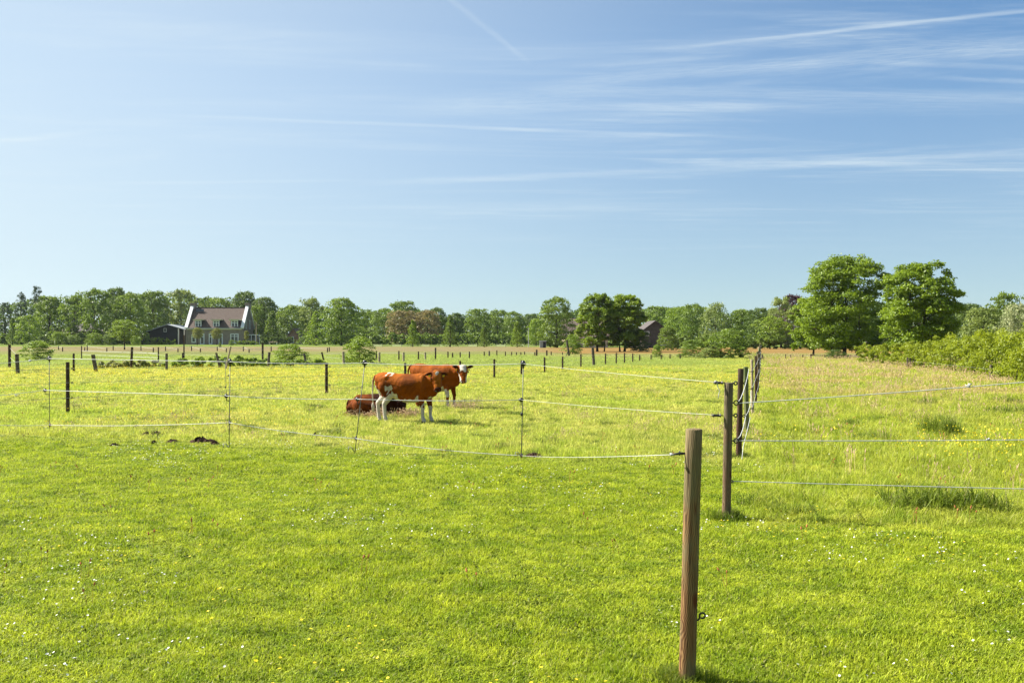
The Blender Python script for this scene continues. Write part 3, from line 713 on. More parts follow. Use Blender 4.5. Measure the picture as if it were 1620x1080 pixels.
# ------------------------------------------------------------------ buildings
def window(parent, x0, x1, z0, z1, y, cols=2, bars=(0.35,), fr=0.13, glassm='glass', transom=None):
    m = MB(); d = 0.07
    m.box(x0, x0 + fr, y - d, y + 0.05, z0, z1); m.box(x1 - fr, x1, y - d, y + 0.05, z0, z1)
    m.box(x0 + fr, x1 - fr, y - d, y + 0.05, z1 - fr, z1); m.box(x0 + fr, x1 - fr, y - d, y + 0.05, z0, z0 + fr)
    for c in range(1, cols):
        xc = x0 + (x1 - x0) * c / cols; m.box(xc - fr * .45, xc + fr * .45, y - d + .01, y + 0.04, z0 + fr, z1 - fr)
    if transom:
        zt = z1 - (z1 - z0) * transom; m.box(x0 + fr, x1 - fr, y - d + .015, y + 0.035, zt - fr * .35, zt + fr * .35)
    wn = m.obj('window', M['white_paint'], parent)
    for c in range(cols):
        a = x0 + (x1 - x0) * c / cols + fr * .5; b = x0 + (x1 - x0) * (c + 1) / cols - fr * .5
        MB().box(a, b, y - 0.01, y + 0.02, z0 + fr * .5, z1 - fr * .5).obj('pane', M[glassm], wn)
    return wn

def farmhouse():
    Y = 250.0; x0 = gx(294.5, Y); x1 = gx(385, Y); Dp = 10.4; ez = 4.15; rz = 9.3
    W = x1 - x0; h = empty('farmhouse', (x0, Y, 0), 'grey brick farmhouse with three white dormers and white edged gables', 'house')
    # walls with gable ends
    MB().prism([(0, 0), (Dp, 0), (Dp, ez), (Dp / 2, rz - .1), (0, ez)], 'x', 0.3, W - 0.3).obj('wall', M['brick_grey'], h)
    for a, b in ((-0.02, 0.32), (W - 0.32, W + 0.02)):
        MB().prism([(-0.12, 0), (Dp + .12, 0), (Dp + .12, ez + .1), (Dp / 2 + 0.5, rz + .55), (Dp / 2 - 0.5, rz + .55), (-0.12, ez + .1)], 'x', a, b).obj('gable', M['brick_grey'], h)
        # white coping running down both slopes
        m = MB()
        m.prism([(-0.25, ez - .15), (-0.35, ez + .2), (Dp / 2 - .62, rz + .62), (Dp / 2 - .45, rz + .35)], 'x', a - .3, b + .15)
        m.prism([(Dp + 0.25, ez - .15), (Dp + 0.35, ez + .2), (Dp / 2 + .62, rz + .62), (Dp / 2 + .45, rz + .35)], 'x', a - .3, b + .15)
        m.obj('coping', M['white_paint'], h)
        MB().box(a - .45, b + .45, Dp / 2 - .7, Dp / 2 + .7, rz - 0.2, rz + 1.15).box(a - .55, b + .55, Dp / 2 - .8, Dp / 2 + .8, rz + 1.15, rz + 1.3).obj('chimney', M['brick_grey'], h)
    rf = MB().prism([(-0.35, ez + .02), (Dp / 2, rz + .12), (Dp / 2, rz - .1), (-0.3, ez - .25)], 'x', 0.33, W - 0.33)
    rf.prism([(Dp + 0.35, ez + .02), (Dp / 2, rz + .12), (Dp / 2, rz - .1), (Dp + 0.3, ez - .25)], 'x', 0.33, W - 0.33)
    rf.obj('roof', M['roof_tile'], h)
    MB().box(0.34, W - .34, Dp / 2 - .12, Dp / 2 + .12, rz + .1, rz + .22).obj('ridge', M['roof_red'], h)
    MB().box(0.34, W - .34, -0.42, 0.0, ez - .42, ez - .02).obj('cornice', M['cream_paint'], h)
    MB().box(0.36, W - .36, -0.56, -0.425, ez - .14, ez + .0).obj('gutter', M['zinc'], h)
    u = W / 90.5
    for a, b in ((14, 24), (42.5, 52.5), (71, 82)):
        xa, xb = a * u, b * u; zb, zt = ez + .15, ez + 1.95; yf = 0.15
        dm = MB().box(xa - .12, xb + .12, yf, 3.0, zb, zt).obj('dormer', M['dark_paint'], h)
        MB().box(xa - .45, xb + .45, yf - .5, 3.3, zt + .003, zt + .28).obj('dormer_roof', M['cream_paint'], dm)
        wn = window(h, xa, xb, zb + .05, zt - .03, yf - .055, 2, fr=.2, transom=.35)
    sc = W / 90.5
    for a, b, zt, cl, z0 in ((8.5, 15.5, 2.55, 1, .5), (22, 29, 2.75, 1, .05), (36, 41.5, 2.75, 1, .05), (51.5, 58, 2.75, 1, .05), (70, 83, 2.75, 2, .35)):
        window(h, a * sc, b * sc, z0, zt, -0.03, cl, fr=.22, transom=.28)
    # windows of the right gable end
    for ya, yb, za, zb in ((2.0, 2.9, 4.0, 6.2), (5.6, 6.5, 4.0, 6.2), (2.6, 3.6, .9, 2.6)):
        m = MB(); X = W + .02
        m.box(X, X + .06, ya, ya + .14, za, zb).box(X, X + .06, yb - .14, yb, za, zb).box(X, X + .06, ya + .14, yb - .14, zb - .14, zb).box(X, X + .06, ya + .14, yb - .14, za, za + .14)
        wn = m.obj('window', M['white_paint'], h); MB().box(X + .005, X + .03, ya + .1, yb - .1, za + .1, zb - .1).obj('pane', M['glass'], wn)
    # flagpole-like downpipe and solar panels near the left chimney
    MB().box(1.2, 3.2, 4.05, 4.15, rz - 1.1, rz - .25).obj('solar_panel', M['solar'], h)
    # glass porch at the right
    pr = MB().box(W + .35, W + 3.6, 2.0, 2.2, 2.35, 2.55)
    for q in (0, 1.05, 2.1, 3.15): pr.box(W + .35 + q, W + .5 + q, 2.0, 2.2, 0, 2.35)
    pr.box(W + .35, W + 3.6, 2.2, 5.0, 2.45, 2.55)
    pr.obj('porch', M['white_paint'], h)
    for q in range(3): MB().box(W + .52 + 1.05 * q, W + 1.38 + 1.05 * q, 2.08, 2.12, 0.05, 2.33).obj('pane', M['glass'], h)
farmhouse()
fp = empty('pole', (gx(405.5, 247), 247, 0), 'slim pale pole beside the glass porch of the farmhouse', 'pole')
MB().tube([(0, 0, 0), (0, 0, 5.6)], .09, 6).obj('shaft', M['post_pale'], fp)
MB().box(-.3, .3, -.03, .03, 4.9, 4.98).obj('crossbar', M['post_pale'], fp)

def barn():
    Y = 256.0; x0 = gx(222, Y); x1 = gx(293, Y); W = x1 - x0; s = Y / F
    b = empty('barn', (x0, Y, 0), 'black timber barn with low gable and metal roof left of the farmhouse', 'barn')
    zl = gz(527.5, Y); zp = gz(513.5, Y); xp = (265 - 222) * s; zr = gz(521, Y); xw = (283 - 222) * s
    MB().prism([(0, 0), (xw, 0), (xw, zr + .25), (xp, zp - .1), (0, zl)], 'y', 0, 9).obj('wall', M['dark_paint'], b)
    for i in range(20):
        x = 0.25 + i * (xw - .5) / 19
    MB().prism([(-.35, zl + .02), (xp, zp + .12), (xp, zp - .02), (-.3, zl - .2)], 'y', -.5, 9.5).obj('roof', M['zinc'], b)
    MB().prism([(xp, zp + .12), (W, zr + .1), (W, zr - .1), (xp, zp - .02)], 'y', -.5, 9.5).obj('roof', M['zinc'], b)
    MB().box(xw - .12, xw + .12, -.4, -.15, 0, zr + .2).box(W - .25, W - .05, -.4, -.15, 0, zr - .1).obj('pillar', M['white_paint'], b)
    MB().box(xw, W - .05, 8.7, 8.9, 0, zr - .1).obj('back_wall', M['dark_paint'], b)
    window(b, xp - .95, xp - .25, gz(525, Y), gz(519, Y), -.05, 1, fr=.09)
    # board joints of the gable, proud battens
    m = MB()
    for i in range(24):
        x = .2 + i * (xw - .4) / 23
        zt = zl + (zp - zl) * x / xp - .3 if x < xp else zp - .3 - (x - xp) * .12
        m.box(x - .025, x + .025, -.03, -.003, 0.0, zt)
    o = m.obj('batten', M['dark_paint'], b); o['kind'] = 'stuff'
barn()

def small_house(name, label, px0, px1, top, eave, Y, depth, wallm, roofm, wins=(), hip=0.0, chim=None):
    x0, x1 = gx(px0, Y), gx(px1, Y); W = x1 - x0; ze = gz(eave, Y); zr = gz(top, Y)
    h = empty(name, (x0, Y, 0), label, 'house' if name != 'shed' else 'shed')
    MB().prism([(0, 0), (depth, 0), (depth, ze), (depth / 2, zr - .15), (0, ze)], 'x', 0, W).obj('wall', M[wallm], h)
    m = MB(); e = .35
    m.prism([(-.3, ze - .2), (-.35, ze + .05), (depth / 2, zr), (depth / 2, zr - .13)], 'x', -e, W + e)
    m.prism([(depth + .3, ze - .2), (depth + .35, ze + .05), (depth / 2, zr), (depth / 2, zr - .13)], 'x', -e, W + e)
    m.obj('roof', M[roofm], h)
    for a, b, z0, z1, c in wins: window(h, a * W, b * W, z0, z1, -.03, c, fr=.12)
    if chim is not None:
        MB().box(chim * W - .4, chim * W + .4, depth / 2 - .4, depth / 2 + .4, zr - .4, zr + .8).obj('chimney', M['brick_red'], h)
    return h
small_house('brick_house', 'low brick house half hidden under the trees at left', 112, 168, 512, 524, 262, 8, 'brick_red', 'roof_dark', ((.2, .35, .6, 1.9, 2), (.55, .7, .6, 1.9, 2)))
small_house('brick_house', 'small outbuilding with pale red roof left of the low brick house', 82, 113, 520, 527, 256, 4, 'brick_red', 'roof_red', ((.4, .6, .4, 1.5, 1),))
# small brick shed, gable to the viewer
def gable_house(name, label, px0, pxp, px1, base_Y, zbase, top, el, er, depth, wallm, roofm, wins=()):
    Y = base_Y; s = Y / F; x0 = gx(px0, Y); W = (px1 - px0) * s; xp = (pxp - px0) * s
    zp, zl, zr = gz(top, Y), gz(el, Y), gz(er, Y)
    h = empty(name, (x0, Y, 0), label, 'house' if 'shed' not in name else 'shed')
    MB().prism([(0, 0), (W, 0), (W, zr), (xp, zp), (0, zl)], 'y', 0, depth).obj('wall', M[wallm], h)
    MB().prism([(-.35, zl - .25), (xp, zp + .15), (xp, zp + .01), (-.35, zl - .42)], 'y', -.4, depth + .3).obj('roof', M[roofm], h)
    MB().prism([(xp, zp + .15), (W + .35, zr - .25), (W + .35, zr - .42), (xp, zp + .01)], 'y', -.4, depth + .3).obj('roof', M[roofm], h)
    for a, b, z0, z1, c in wins: window(h, a * W, b * W, z0, z1, -.05, c, fr=.1)
    return h
gable_house('brick_shed', 'small brick shed with pointed roof right of the farmhouse', 455, 464, 473, 248, 0, 520, 532, 532, 5, 'brick_red', 'roof_red', ((.3, .55, .3, 2.0, 1),))
hh = gable_house('pale_house', 'house with dark brown gable and cream wall behind the dense trees', 1003, 1037, 1070, 172, 0, 508, 532, 534, 10, 'timber_dark', 'roof_dark', ((.22, .36, 2.1, 2.9, 2), (.62, .8, .5, 1.7, 2)))
MB().box(.02, 1.75, -.06, -.004, 0, 1.35).obj('plinth_wall', M['render_wall'], hh)
small_house('pale_house', 'cream rendered house with light roof glimpsed left of the dense trees', 893, 962, 503, 535, 182, 9, 'render_wall', 'roof_red', ((.03, .06, 2.2, 3.0, 1), (.08, .11, 2.2, 3.0, 1), (.03, .11, .2, 1.6, 2)))
small_house('white_cottage', 'white cottage wall seen low between the trunks of the oaks', 1388, 1412, 534, 541, 160, 4, 'white_paint', 'roof_dark', ((.3, .6, .4, 1.0, 2),))
small_house('white_cottage', 'white outbuilding seen below the lower oak beyond the orange field', 1294, 1310, 538, 544, 190, 4, 'white_paint', 'roof_dark', ((.3, .6, .3, .8, 1),))
hut = empty('transformer_hut', (gx(859, 176), 176, 0), 'small grey utility hut beside the large round tree', 'hut')
MB().box(-.55, .55, 0, 1.2, 0, 1.15).obj('body', M['grey_box'], hut); MB().box(-.62, .62, -.07, 1.27, 1.155, 1.27).obj('roof', M['zinc'], hut)
MB().box(.02, .5, -.03, -.002, .05, 1.05).obj('door', M['dark_paint'], hut)
lp = empty('lamp_post', (gx(836, 185), 185, 0), 'thin pale lamp post standing between young trees left of the hut', 'lamp post')
MB().tube([(0, 0, 0), (0, 0, 3.4)], [.055, .035], 6).obj('pole', M['zinc'], lp)
MB().box(-.14, .14, -.1, .1, 3.4, 3.58).obj('lantern', M['zinc'], lp)
tb = empty('garden_table', (gx(432, 238), 238, 0), 'low pinkish covered garden table right of the farmhouse', 'table')
MB().box(-1.0, 1.0, -.4, .4, .62, .75).obj('tabletop', M['pink_cloth'], tb)
for sx in (-.85, .85): MB().box(sx - .05, sx + .05, -.3, .3, 0, .618).obj('leg', M['white_paint'], tb)

# ------------------------------------------------------------------ posts, insulators and rope
RNG = random.Random(4)
def post_mesh(name, mat, h, r, lean=(0, 0), sides=14, taper=.96, deep=.15, jit=.03):
    m = MB(); n = 9
    pts = [(lean[0] * (k / (n - 1)), lean[1] * (k / (n - 1)), -deep + (h + deep) * k / (n - 1)) for k in range(n)]
    rad = [r * (1 + (taper - 1) * k / (n - 1)) * (1 + RNG.uniform(-jit, jit) * .5) for k in range(n)]
    pts.append((lean[0], lean[1], h + .006)); rad.append(rad[-1] * .88)
    m.tube(pts, rad, sides, True, jit * .4, RNG)
    return m.mesh(name, mat, False)
def smooth_sides(me):
    for p in me.polygons: p.use_smooth = len(p.vertices) == 4
def hook(parent, x, z, r=.022, side=1, length=.05):
    """screw-in ring insulator sticking out sideways from a post"""
    m = MB(); m.tube([(x, 0, z), (x + side * length, 0, z)], [.006, .008], 6)
    m.ring((x + side * (length + r), 0, z), r, .007, 'y', 12)
    return m.obj('insulator', M['black_plastic'], parent, True)
def grip(parent, x, z, side=-1, L=.11):
    """gate handle: ribbed grip with flanges"""
    m = MB(); s = side
    m.tube([(x, 0, z), (x + s * L * .2, 0, z)], .006, 6)
    prof = [(.2, .012), (.22, .02), (.26, .02), (.28, .012), (.45, .014), (.6, .012), (.75, .014), (.82, .012), (.84, .02), (.88, .02), (.9, .01), (1.0, .006)]
    m.tube([(x + s * L * a, 0, z) for a, _ in prof], [b for _, b in prof], 8)
    return m.obj('gate_handle', M['black_plastic'], parent, True)

GP = 'wooden corner posts of the rope fence'
# post 1, nearest
Y1 = 5.47; p1 = empty('fence_post', (gx(1086, Y1), Y1, 0), 'nearest brown wooden post, leaning slightly right, cut by the bottom edge', 'fence post', GP)
me = post_mesh('shaft', M['post_pine'], 1.39, .0465, (gx(1098, Y1) - gx(1086, Y1), 0), 28, .97); smooth_sides(me); link('shaft', me, p1)
z_ = gz(717, Y1); g_ = MB()
g_.tube([(-.002, 0, z_), (-.03, 0, z_), (-.05, 0, z_ - .003), (-.085, 0, z_ - .006)], [.006, .008, .0065, .003], 8)
g_.tube([(-.038, 0, z_ - .012), (-.038, 0, z_ + .014)], .0035, 6)
g_.obj('insulator', M['black_plastic'], p1, True)
zc = gz(975, Y1); cur = [(.035, 0, zc - .022), (.055, 0, zc - .024), (.068, 0, zc - .018), (.074, 0, zc - .004)]
for k in range(10):
    a = R(200 - k * 36); cur.append((.089 + .0155 * math.cos(a), 0, zc + .005 + .0155 * math.sin(a)))
MB().tube(cur, .0055, 8).obj('hook', M['black_plastic'], p1, True)
# post 2
Y2 = 10.43; p2 = empty('fence_post', (gx(1149, Y2), Y2, 0), 'grey brown wooden post with black rope handles, second from the camera', 'fence post', GP)
me = post_mesh('shaft', M['post_grey'], gz(606, Y2), .046, (gx(1153, Y2) - gx(1149, Y2), 0), 20, .98); smooth_sides(me); link('shaft', me, p2)
def lx2(px): return gx(px, Y2) - gx(1149, Y2)
for py in (605.5, 657): grip(p2, lx2(1147) - (.0 if py < 610 else .02), gz(py, Y2), -1, .12)
for py, rr in ((606, .017), (637, .024), (657, .017), (697, .024)): hook(p2, lx2(1158), gz(py, Y2), rr, 1, .022)
MB().ring((lx2(1158), 0, gz(761, Y2)), .012, .004).obj('insulator', M['black_plastic'], p2, True)
# post 3
Y3 = 15.67; p3 = empty('fence_post', (gx(1168.5, Y3), Y3, 0), 'darkest post with rough reddish bark, third from the camera', 'fence post', GP)
me = post_mesh('shaft', M['post_dark'], gz(583.5, Y3), .045, (gx(1172, Y3) - gx(1168.5, Y3), 0), 16, .97, .15, .08); smooth_sides(me); link('shaft', me, p3)
for py, rr in ((606, .018), (658, .018), (695, .020)): hook(p3, .05 if py < 650 else .04, gz(py, Y3), rr, 1, .03)

# receding fence line
fl = empty('long_fence', (4.76, 20.4, 0), 'long line of posts running away from the camera to the thicket', 'fence')
def linex(Y): return .262 * Y - .52 if Y < 30 else .2515 * Y - .2
Ys = [20.2, 24.4, 28.8, 33, 37.5, 42, 46.5, 51, 55.5, 60, 65, 70, 76, 82]
mats = ['post_green', 'post_pale', 'post_dark', 'post_grey', 'post_green', 'post_old']
for i, Y in enumerate(Ys):
    h = 1.36 + RNG.uniform(-.07, .06); r = .05 if i % 3 == 0 else .035
    me = post_mesh('post', M[mats[i % 6]], h, r, (RNG.uniform(-.03, .05), 0), 9)
    q = link('post', me, fl, (linex(Y) - 4.76 + (.03 if i else 0), Y - 20.4, 0))
    if i < 8:
        for z in (.45, .85, 1.2): hook(q, r, z, .02, 1, .04)
ex = []
for i in range(22):
    Y = 62 + i * 1.2
ropes = MB()
for z in (.45, .85, 1.22):
    ropes.tube([(linex(Y) - 4.76 + .1, Y - 20.4, z + RNG.uniform(-.02, .02)) for Y in Ys], .005, 5)
ropes.obj('wire', M['wire'], fl)
# short cross fence bunching at its end
cf = empty('post_row', (gx(1186, 84), 84, 0), 'huddle of short posts at the far end of the long fence', 'fence')
for px, tp in ((1186, 562), (1190, 560), (1194, 561), (1197, 559), (1201, 560), (1204, 561), (1207, 561)):
    Yq = 84 + RNG.uniform(-3, 3)
    link('post', post_mesh('post', M[RNG.choice(['post_old', 'post_grey', 'post_pale'])], gz(tp, Yq), .06, (RNG.uniform(-.08, .08), 0), 7), cf, (gx(px, Yq) - cf.location.x, Yq - 84, 0))

def sag_pts(a, b, sag, n=24, wob=.0):
    a, b = Vector(a), Vector(b); out = []
    for k in range(n + 1):
        t = k / n; p = a.lerp(b, t); p.z -= sag * 4 * t * (1 - t)
        if 0 < k < n and wob: p.z += RNG.uniform(-wob, wob)
        out.append(tuple(p))
    return out
# stakes
GS = 'thin step-in stakes of the rope fence'
def stake(px_t, py_t, px_b, py_b, clips, label, foot=True):
    Y = gY(py_b); xb = gx(px_b, Y); xt = gx(px_t, Y) - xb; zt = gz(py_t, Y)
    s = empty('fence_stake', (xb, Y, 0), label, 'fence stake', GS)
    MB().tube([(0, 0, -.12), (xt, 0, zt)], [.0075, .0065], 7).obj('shaft', M['stake'], s, True)
    anchor = []
    for k, (px, py, kind) in enumerate(clips):
        x = gx(px, Y) - xb; z = gz(py, Y); xs = xt * z / zt
        m = MB()
        if kind == 'top':
            m.tube([(x, 0, z - .075), (x, 0, z - .04), (x, 0, z - .03), (x, 0, z + .02), (x, 0, z + .035), (x, 0, z + .05)], [.012, .014, .03, .034, .026, .01], 10)
            m.box(x - .045, x + .045, -.012, .012, z - .02, z + .004)
        elif kind == 'arm':
            m.tube([(xs, 0, z - .085), (x, 0, z - .08), (x, 0, z - .02)], .007, 6)
            m.tube([(x, 0, z - .035), (x, 0, z - .02), (x, 0, z + .01), (x, 0, z + .03)], [.018, .032, .034, .014], 8)
            m.box(x - .04, x + .04, -.014, .014, z - .01, z + .012)
        else:
            m.tube([(x, 0, z - .03), (x, 0, z - .015), (x, 0, z + .02), (x, 0, z + .03)], [.012, .02 if kind == 'low' else .03, .02, .01], 8)
        m.obj('clip', M['black_plastic'], s, True)
        anchor.append((xb + x, Y - .035, z))
    if foot:
        MB().tube([(-.0, 0, .02), (-.05, 0, .1), (-.09, 0, .1), (-.10, 0, .02)], .006, 6).obj('foot_step', M['stake'], s, True)
    return anchor
S4 = stake(828, 573, 824.5, 725, ((828, 575, 'top'), (824.5, 632, 'arm'), (825.5, 655, 'low'), (825, 720, 'low')), 'stake at the right of the cattle, nearest to the wooden posts')
S3 = stake(577, 576, 560, 716, ((577, 574, 'top'), (565.5, 631, 'arm'), (563, 693, 'low')), 'leaning stake standing in front of the lying animal')
S2 = stake(364, 570, 362, 711, ((364, 572, 'top'), (358, 626, 'arm'), (363, 668, 'low')), 'upright stake below the farmhouse, beside the dark soil patches')
S1 = stake(78, 565, 78, 683, ((78, 567, 'top'), (71, 617, 'arm'), (79, 672, 'mid')), 'leftmost thin stake, near the left edge of the picture')
S0 = stake(-60, 572, -60, 690, ((-60, 578, 'top'), (-64, 630, 'arm'), (-60, 668, 'low')), 'stake just outside the left edge carrying the rope ends')
Sb = stake(356, 566, 358.5, 632, ((361, 594, 'low'), (357, 612, 'low')), 'thin pale stake standing farther back beside the upright one', False)
def rope(name, pts, label, r=.0050):
    o = pts[0]; e = empty(name, o, label, 'rope')
    m = MB(); m.tube([tuple(Vector(p) - Vector(o)) for p in pts], r, 7)
    m.obj('cord', M['rope'], e, True); return e, m
hx = gx(1138, Y2)
def knot(e, o, p, r=.016):
    rr = random.Random(int(p[0] * 100)); m = MB(); c = Vector(p) - Vector(o)
    for k in range(3):
        a = [c + Vector((rr.uniform(-1, 1) * r * 1.6, rr.uniform(-1, 1) * r, rr.uniform(-1, 1) * r)) for _ in range(5)]
        m.tube(a, .005, 6)
    m.obj('knot', M['rope'], e, True)
A = (gx(1134, Y2), Y2, gz(604.5, Y2)); e, _ = rope('fence_rope', sag_pts(A, S4[0], .012), 'top rope span between the grey brown post and the right stake', .0020); knot(e, A, A)
m = MB(); m.tube([(0, 0, 0), (.01, 0, -.05), (.03, 0, -.09), (.02, 0, -.13), (.015, 0, -.17)], .004, 6); m.obj('loose_end', M['rope'], e, True)
A = (gx(1137, Y2), Y2, gz(656.5, Y2)); rope('fence_rope', sag_pts(A, S4[1], .015), 'middle rope span between the grey brown post and the right stake', .0020)
A = (gx(1063, Y1), Y1, gz(719, Y1)); e, _ = rope('fence_rope', sag_pts(A, S4[3], .02), 'low rope span between the nearest post and the right stake', .0018); knot(e, A, A, .006)
rope('fence_rope', sag_pts(S4[0], S3[0], .03), 'top rope span passing above the standing cattle')
rope('fence_rope', sag_pts(S4[1], S3[1], .02), 'middle rope span crossing the legs of the standing cattle')
rope('fence_rope', sag_pts(S4[3], S3[2], .04), 'low slanting rope span below the standing cattle')
rope('fence_rope', sag_pts(S3[0], S2[0], .02), 'top rope span left of the cattle, level with the bushes')
rope('fence_rope', sag_pts(S3[1], S2[1], .02), 'middle rope span between the leaning and the upright stake')
rope('fence_rope', sag_pts(S3[2], S2[2], .03), 'low slanting rope span between the leaning and the upright stake')
rope('fence_rope', sag_pts(S2[0], S1[0], .0), 'top rope span under the farmhouse and barn')
rope('fence_rope', sag_pts(S2[1], S1[1], .0), 'middle rope span passing in front of the dark post at left')
rope('fence_rope', sag_pts(S2[2], S1[2], .03), 'low rope span above the dark soil patches')
e, _ = rope('fence_rope', sag_pts(S1[0], S0[0], .02), 'top rope stub leaving the left edge, with a white knob'); c = Vector((gx(40, 20), 20.2, gz(571, 20))) - Vector(S1[0])
MB().tube([tuple(c + Vector((-.03, 0, 0))), tuple(c), tuple(c + Vector((.03, 0, 0)))], [.012, .03, .012], 8).obj('knob', M['rope'], e, True)
e, _ = rope('fence_rope', sag_pts(S1[1], S0[1], .02), 'middle rope stub leaving the left edge, with a frayed knot'); knot(e, S1[1], (gx(26, 20.3), 20.3, gz(625, 20.3)), .025)
rope('fence_rope', sag_pts(S1[2], S0[2], .03), 'low rope stub leaving the left edge near the ground')
# ropes to the right
pe = empty('fence_post', (gx(1800, 10.7), 10.7, 0), 'wooden post outside the right edge holding the three rope ends', 'fence post', GP)
link('shaft', post_mesh('shaft', M['post_grey'], 1.6, .046, (0, 0), 16), pe)
A = (gx(1164, Y2), Y2, gz(638, Y2)); B = (gx(1800, 10.65), 10.65, gz(588, 10.65))
e, _ = rope('fence_rope', sag_pts(A, B, .02), 'highest rope running right from the posts, with a knot before the edge'); knot(e, A, tuple(Vector(A).lerp(Vector(B), .575) - Vector((0, 0, .005))), .02)
A = (gx(1161, Y2), Y2, gz(697, Y2)); B = (gx(1800, 10.65), 10.65, gz(693.5, 10.65))
e, _ = rope('fence_rope', sag_pts(A, B, .01), 'middle rope running right from the second post, above the flower patch'); knot(e, A, tuple(Vector(A).lerp(Vector(B), .625)), .012)
A = (gx(1158, Y2), Y2, gz(761, Y2)); B = (gx(1800, 10.65), 10.65, gz(777, 10.65))
rope('fence_rope', sag_pts(A, B, .005), 'lowest rope running right from the second post, over the dark tussock', .0045)
# slack loops between posts 2, 3 and 4
def P3(px, py, Y): return (gx(px, Y), Y, gz(py, Y))
rope('rope_loop', [P3(1168, 636, 10.5), P3(1172, 630, 11.5), P3(1176, 620, 12.8), P3(1180, 607, 14.5), P3(1183, 594, 17), P3(1185, 583, 20)], 'slack rope loop climbing steeply behind the dark post')
rope('rope_loop', [P3(1179, 659, 15.6), P3(1184, 651, 16.6), P3(1187, 641, 17.6), P3(1188, 630, 18.6), P3(1188, 618, 20)], 'slack rope loop in front of the greenish fourth post')
rope('rope_loop', [P3(1166, 695, 10.5), P3(1171, 690, 11.4), P3(1175, 680, 12.6), P3(1178, 668, 14.2), P3(1180, 659, 15.6)], 'slack rope loop between the second and the dark post, lower one')
rope('rope_loop', [P3(1174, 726, 14.5), P3(1176, 706, 14.9), P3(1179, 694, 15.5), P3(1183, 678, 17), P3(1187, 660, 19.5)], 'loose rope end hanging down to the grass beside the dark post')

# paddock wire fence behind the cattle
def fence(name, label, posts, wires=(), wr=.004, r=.05, mat='post_far', insul=False, wmat='wire', minY=0):
    o = empty(name, (gx(posts[0][0], gY(posts[0][2])), gY(posts[0][2]), 0), label, 'fence')
    tops = []
    for p in posts:
        px, tp, bs = p[:3]; lean = p[3] if len(p) > 3 else 0; mt = p[4] if len(p) > 4 else mat; rr = p[5] if len(p) > 5 else r
        Y = gY(bs); h = gz(tp, Y); X = gx(px, Y)
        me = post_mesh('post', M[mt], h, rr, (lean * Y / F, 0), 8)
        q = link('post', me, o, (X - o.location.x, Y - o.location.y, 0))
        tops.append((X - o.location.x, Y - o.location.y, h))
        if insul:
            for f in (.30, .60, .88): hook(q, rr * .8, h * f, .02, 1, .05)
    if wires:
        m = MB()
        for f in wires: m.tube([(x + .06, y - .06, h * f) for x, y, h in tops], wr, 4)
        m.obj('wire', M[wmat], o)
    return o
fence('wire_fence', 'dark post and wire fence running behind the cattle towards the right',
      [(-40, 577, 664), (107, 573, 653), (516.5, 574, 624), (641, 574, 609), (728, 571, 602), (782, 568, 598), (825, 570, 594), (861.5, 565, 590), (890, 564, 585), (919, 560, 581), (958, 559, 577.5), (975, 558, 575.5), (988, 558, 574.5), (1001, 559, 573), (1012, 561, 571.5), (1030, 561, 570), (1046, 561, 569), (1060, 560, 568.5), (1076, 560, 568)],
      (.30, .60, .88), .004, .05, 'post_far', True)
fence('old_fence', 'row of old weathered posts, several tilting, along the ditch',
      [(15, 545, 582, 0, 'post_far', .09), (28.5, 560, 592, -2, 'post_old', .10), (116.5, 559, 589, 0, 'post_far', .06), (153, 561, 589, -6, 'post_old', .11), (207, 549, 583, 2, 'post_far', .08), (263.5, 559, 587, 0, 'post_old', .075), (289, 558, 578, 0, 'post_far', .06), (349, 558, 583, -7, 'post_old', .07), (424, 557, 581, 2, 'post_old', .09), (485, 559, 577, -4, 'post_old', .08), (513, 557, 571, -4, 'post_far', .07), (544, 556, 577, -1, 'post_pale', .09)],
      (.45, .85), .006)
sk_ = empty('leaning_pole', (gx(356, 58), 58, 0), 'pale wooden pole leaning to the right in front of the farmhouse', 'pole')
link('shaft', post_mesh('shaft', M['post_pale'], gz(548, 58), .055, (9 * 58 / F, 0), 8), sk_)
fence('tall_post_row', 'scattered taller dark posts in the green field before the farmhouse', [(129, 547, 568, 0), (250.5, 549, 575, 0), (291, 530, 573, 0, 'post_far', .055), (415.5, 543, 570, 0, 'post_far', .085)], (.35, .62,), .010, .05, 'post_far', wmat='rope')
fence('pale_fence', 'row of whitish and dark posts beyond the cattle, left half',
      [(600, 557, 573, 0, 'post_pale', .09), (595.5, 555, 569, 0), (631, 555, 570, 0), (638.5, 557, 572, 0, 'post_pale', .09), (662, 556, 569, 0), (673.5, 557, 570, -1, 'post_pale', .08), (689, 550, 569, 0, 'post_far', .07), (708.7, 556, 567, 0), (716, 558, 566.5, 0), (728, 557, 566), (742.6, 556, 567, 0), (766, 556, 564, 0), (774, 555, 564, 0, 'post_old', .08)], (.8,), .006, .06)
fence('short_post_row', 'row of small dark posts in front of the pink strip, beyond the cattle',
      [(786, 554, 563.5), (799.5, 556, 563), (809.5, 556.5, 563), (817, 557, 563), (824, 557, 562.5), (830, 556, 562.5), (846, 557, 563), (849, 553, 563.5, 0, 'post_far', .09), (865, 554, 563.5, 0, 'post_far', .08), (872, 556, 563), (890, 557, 562.5)], (.8,), .006, .055)
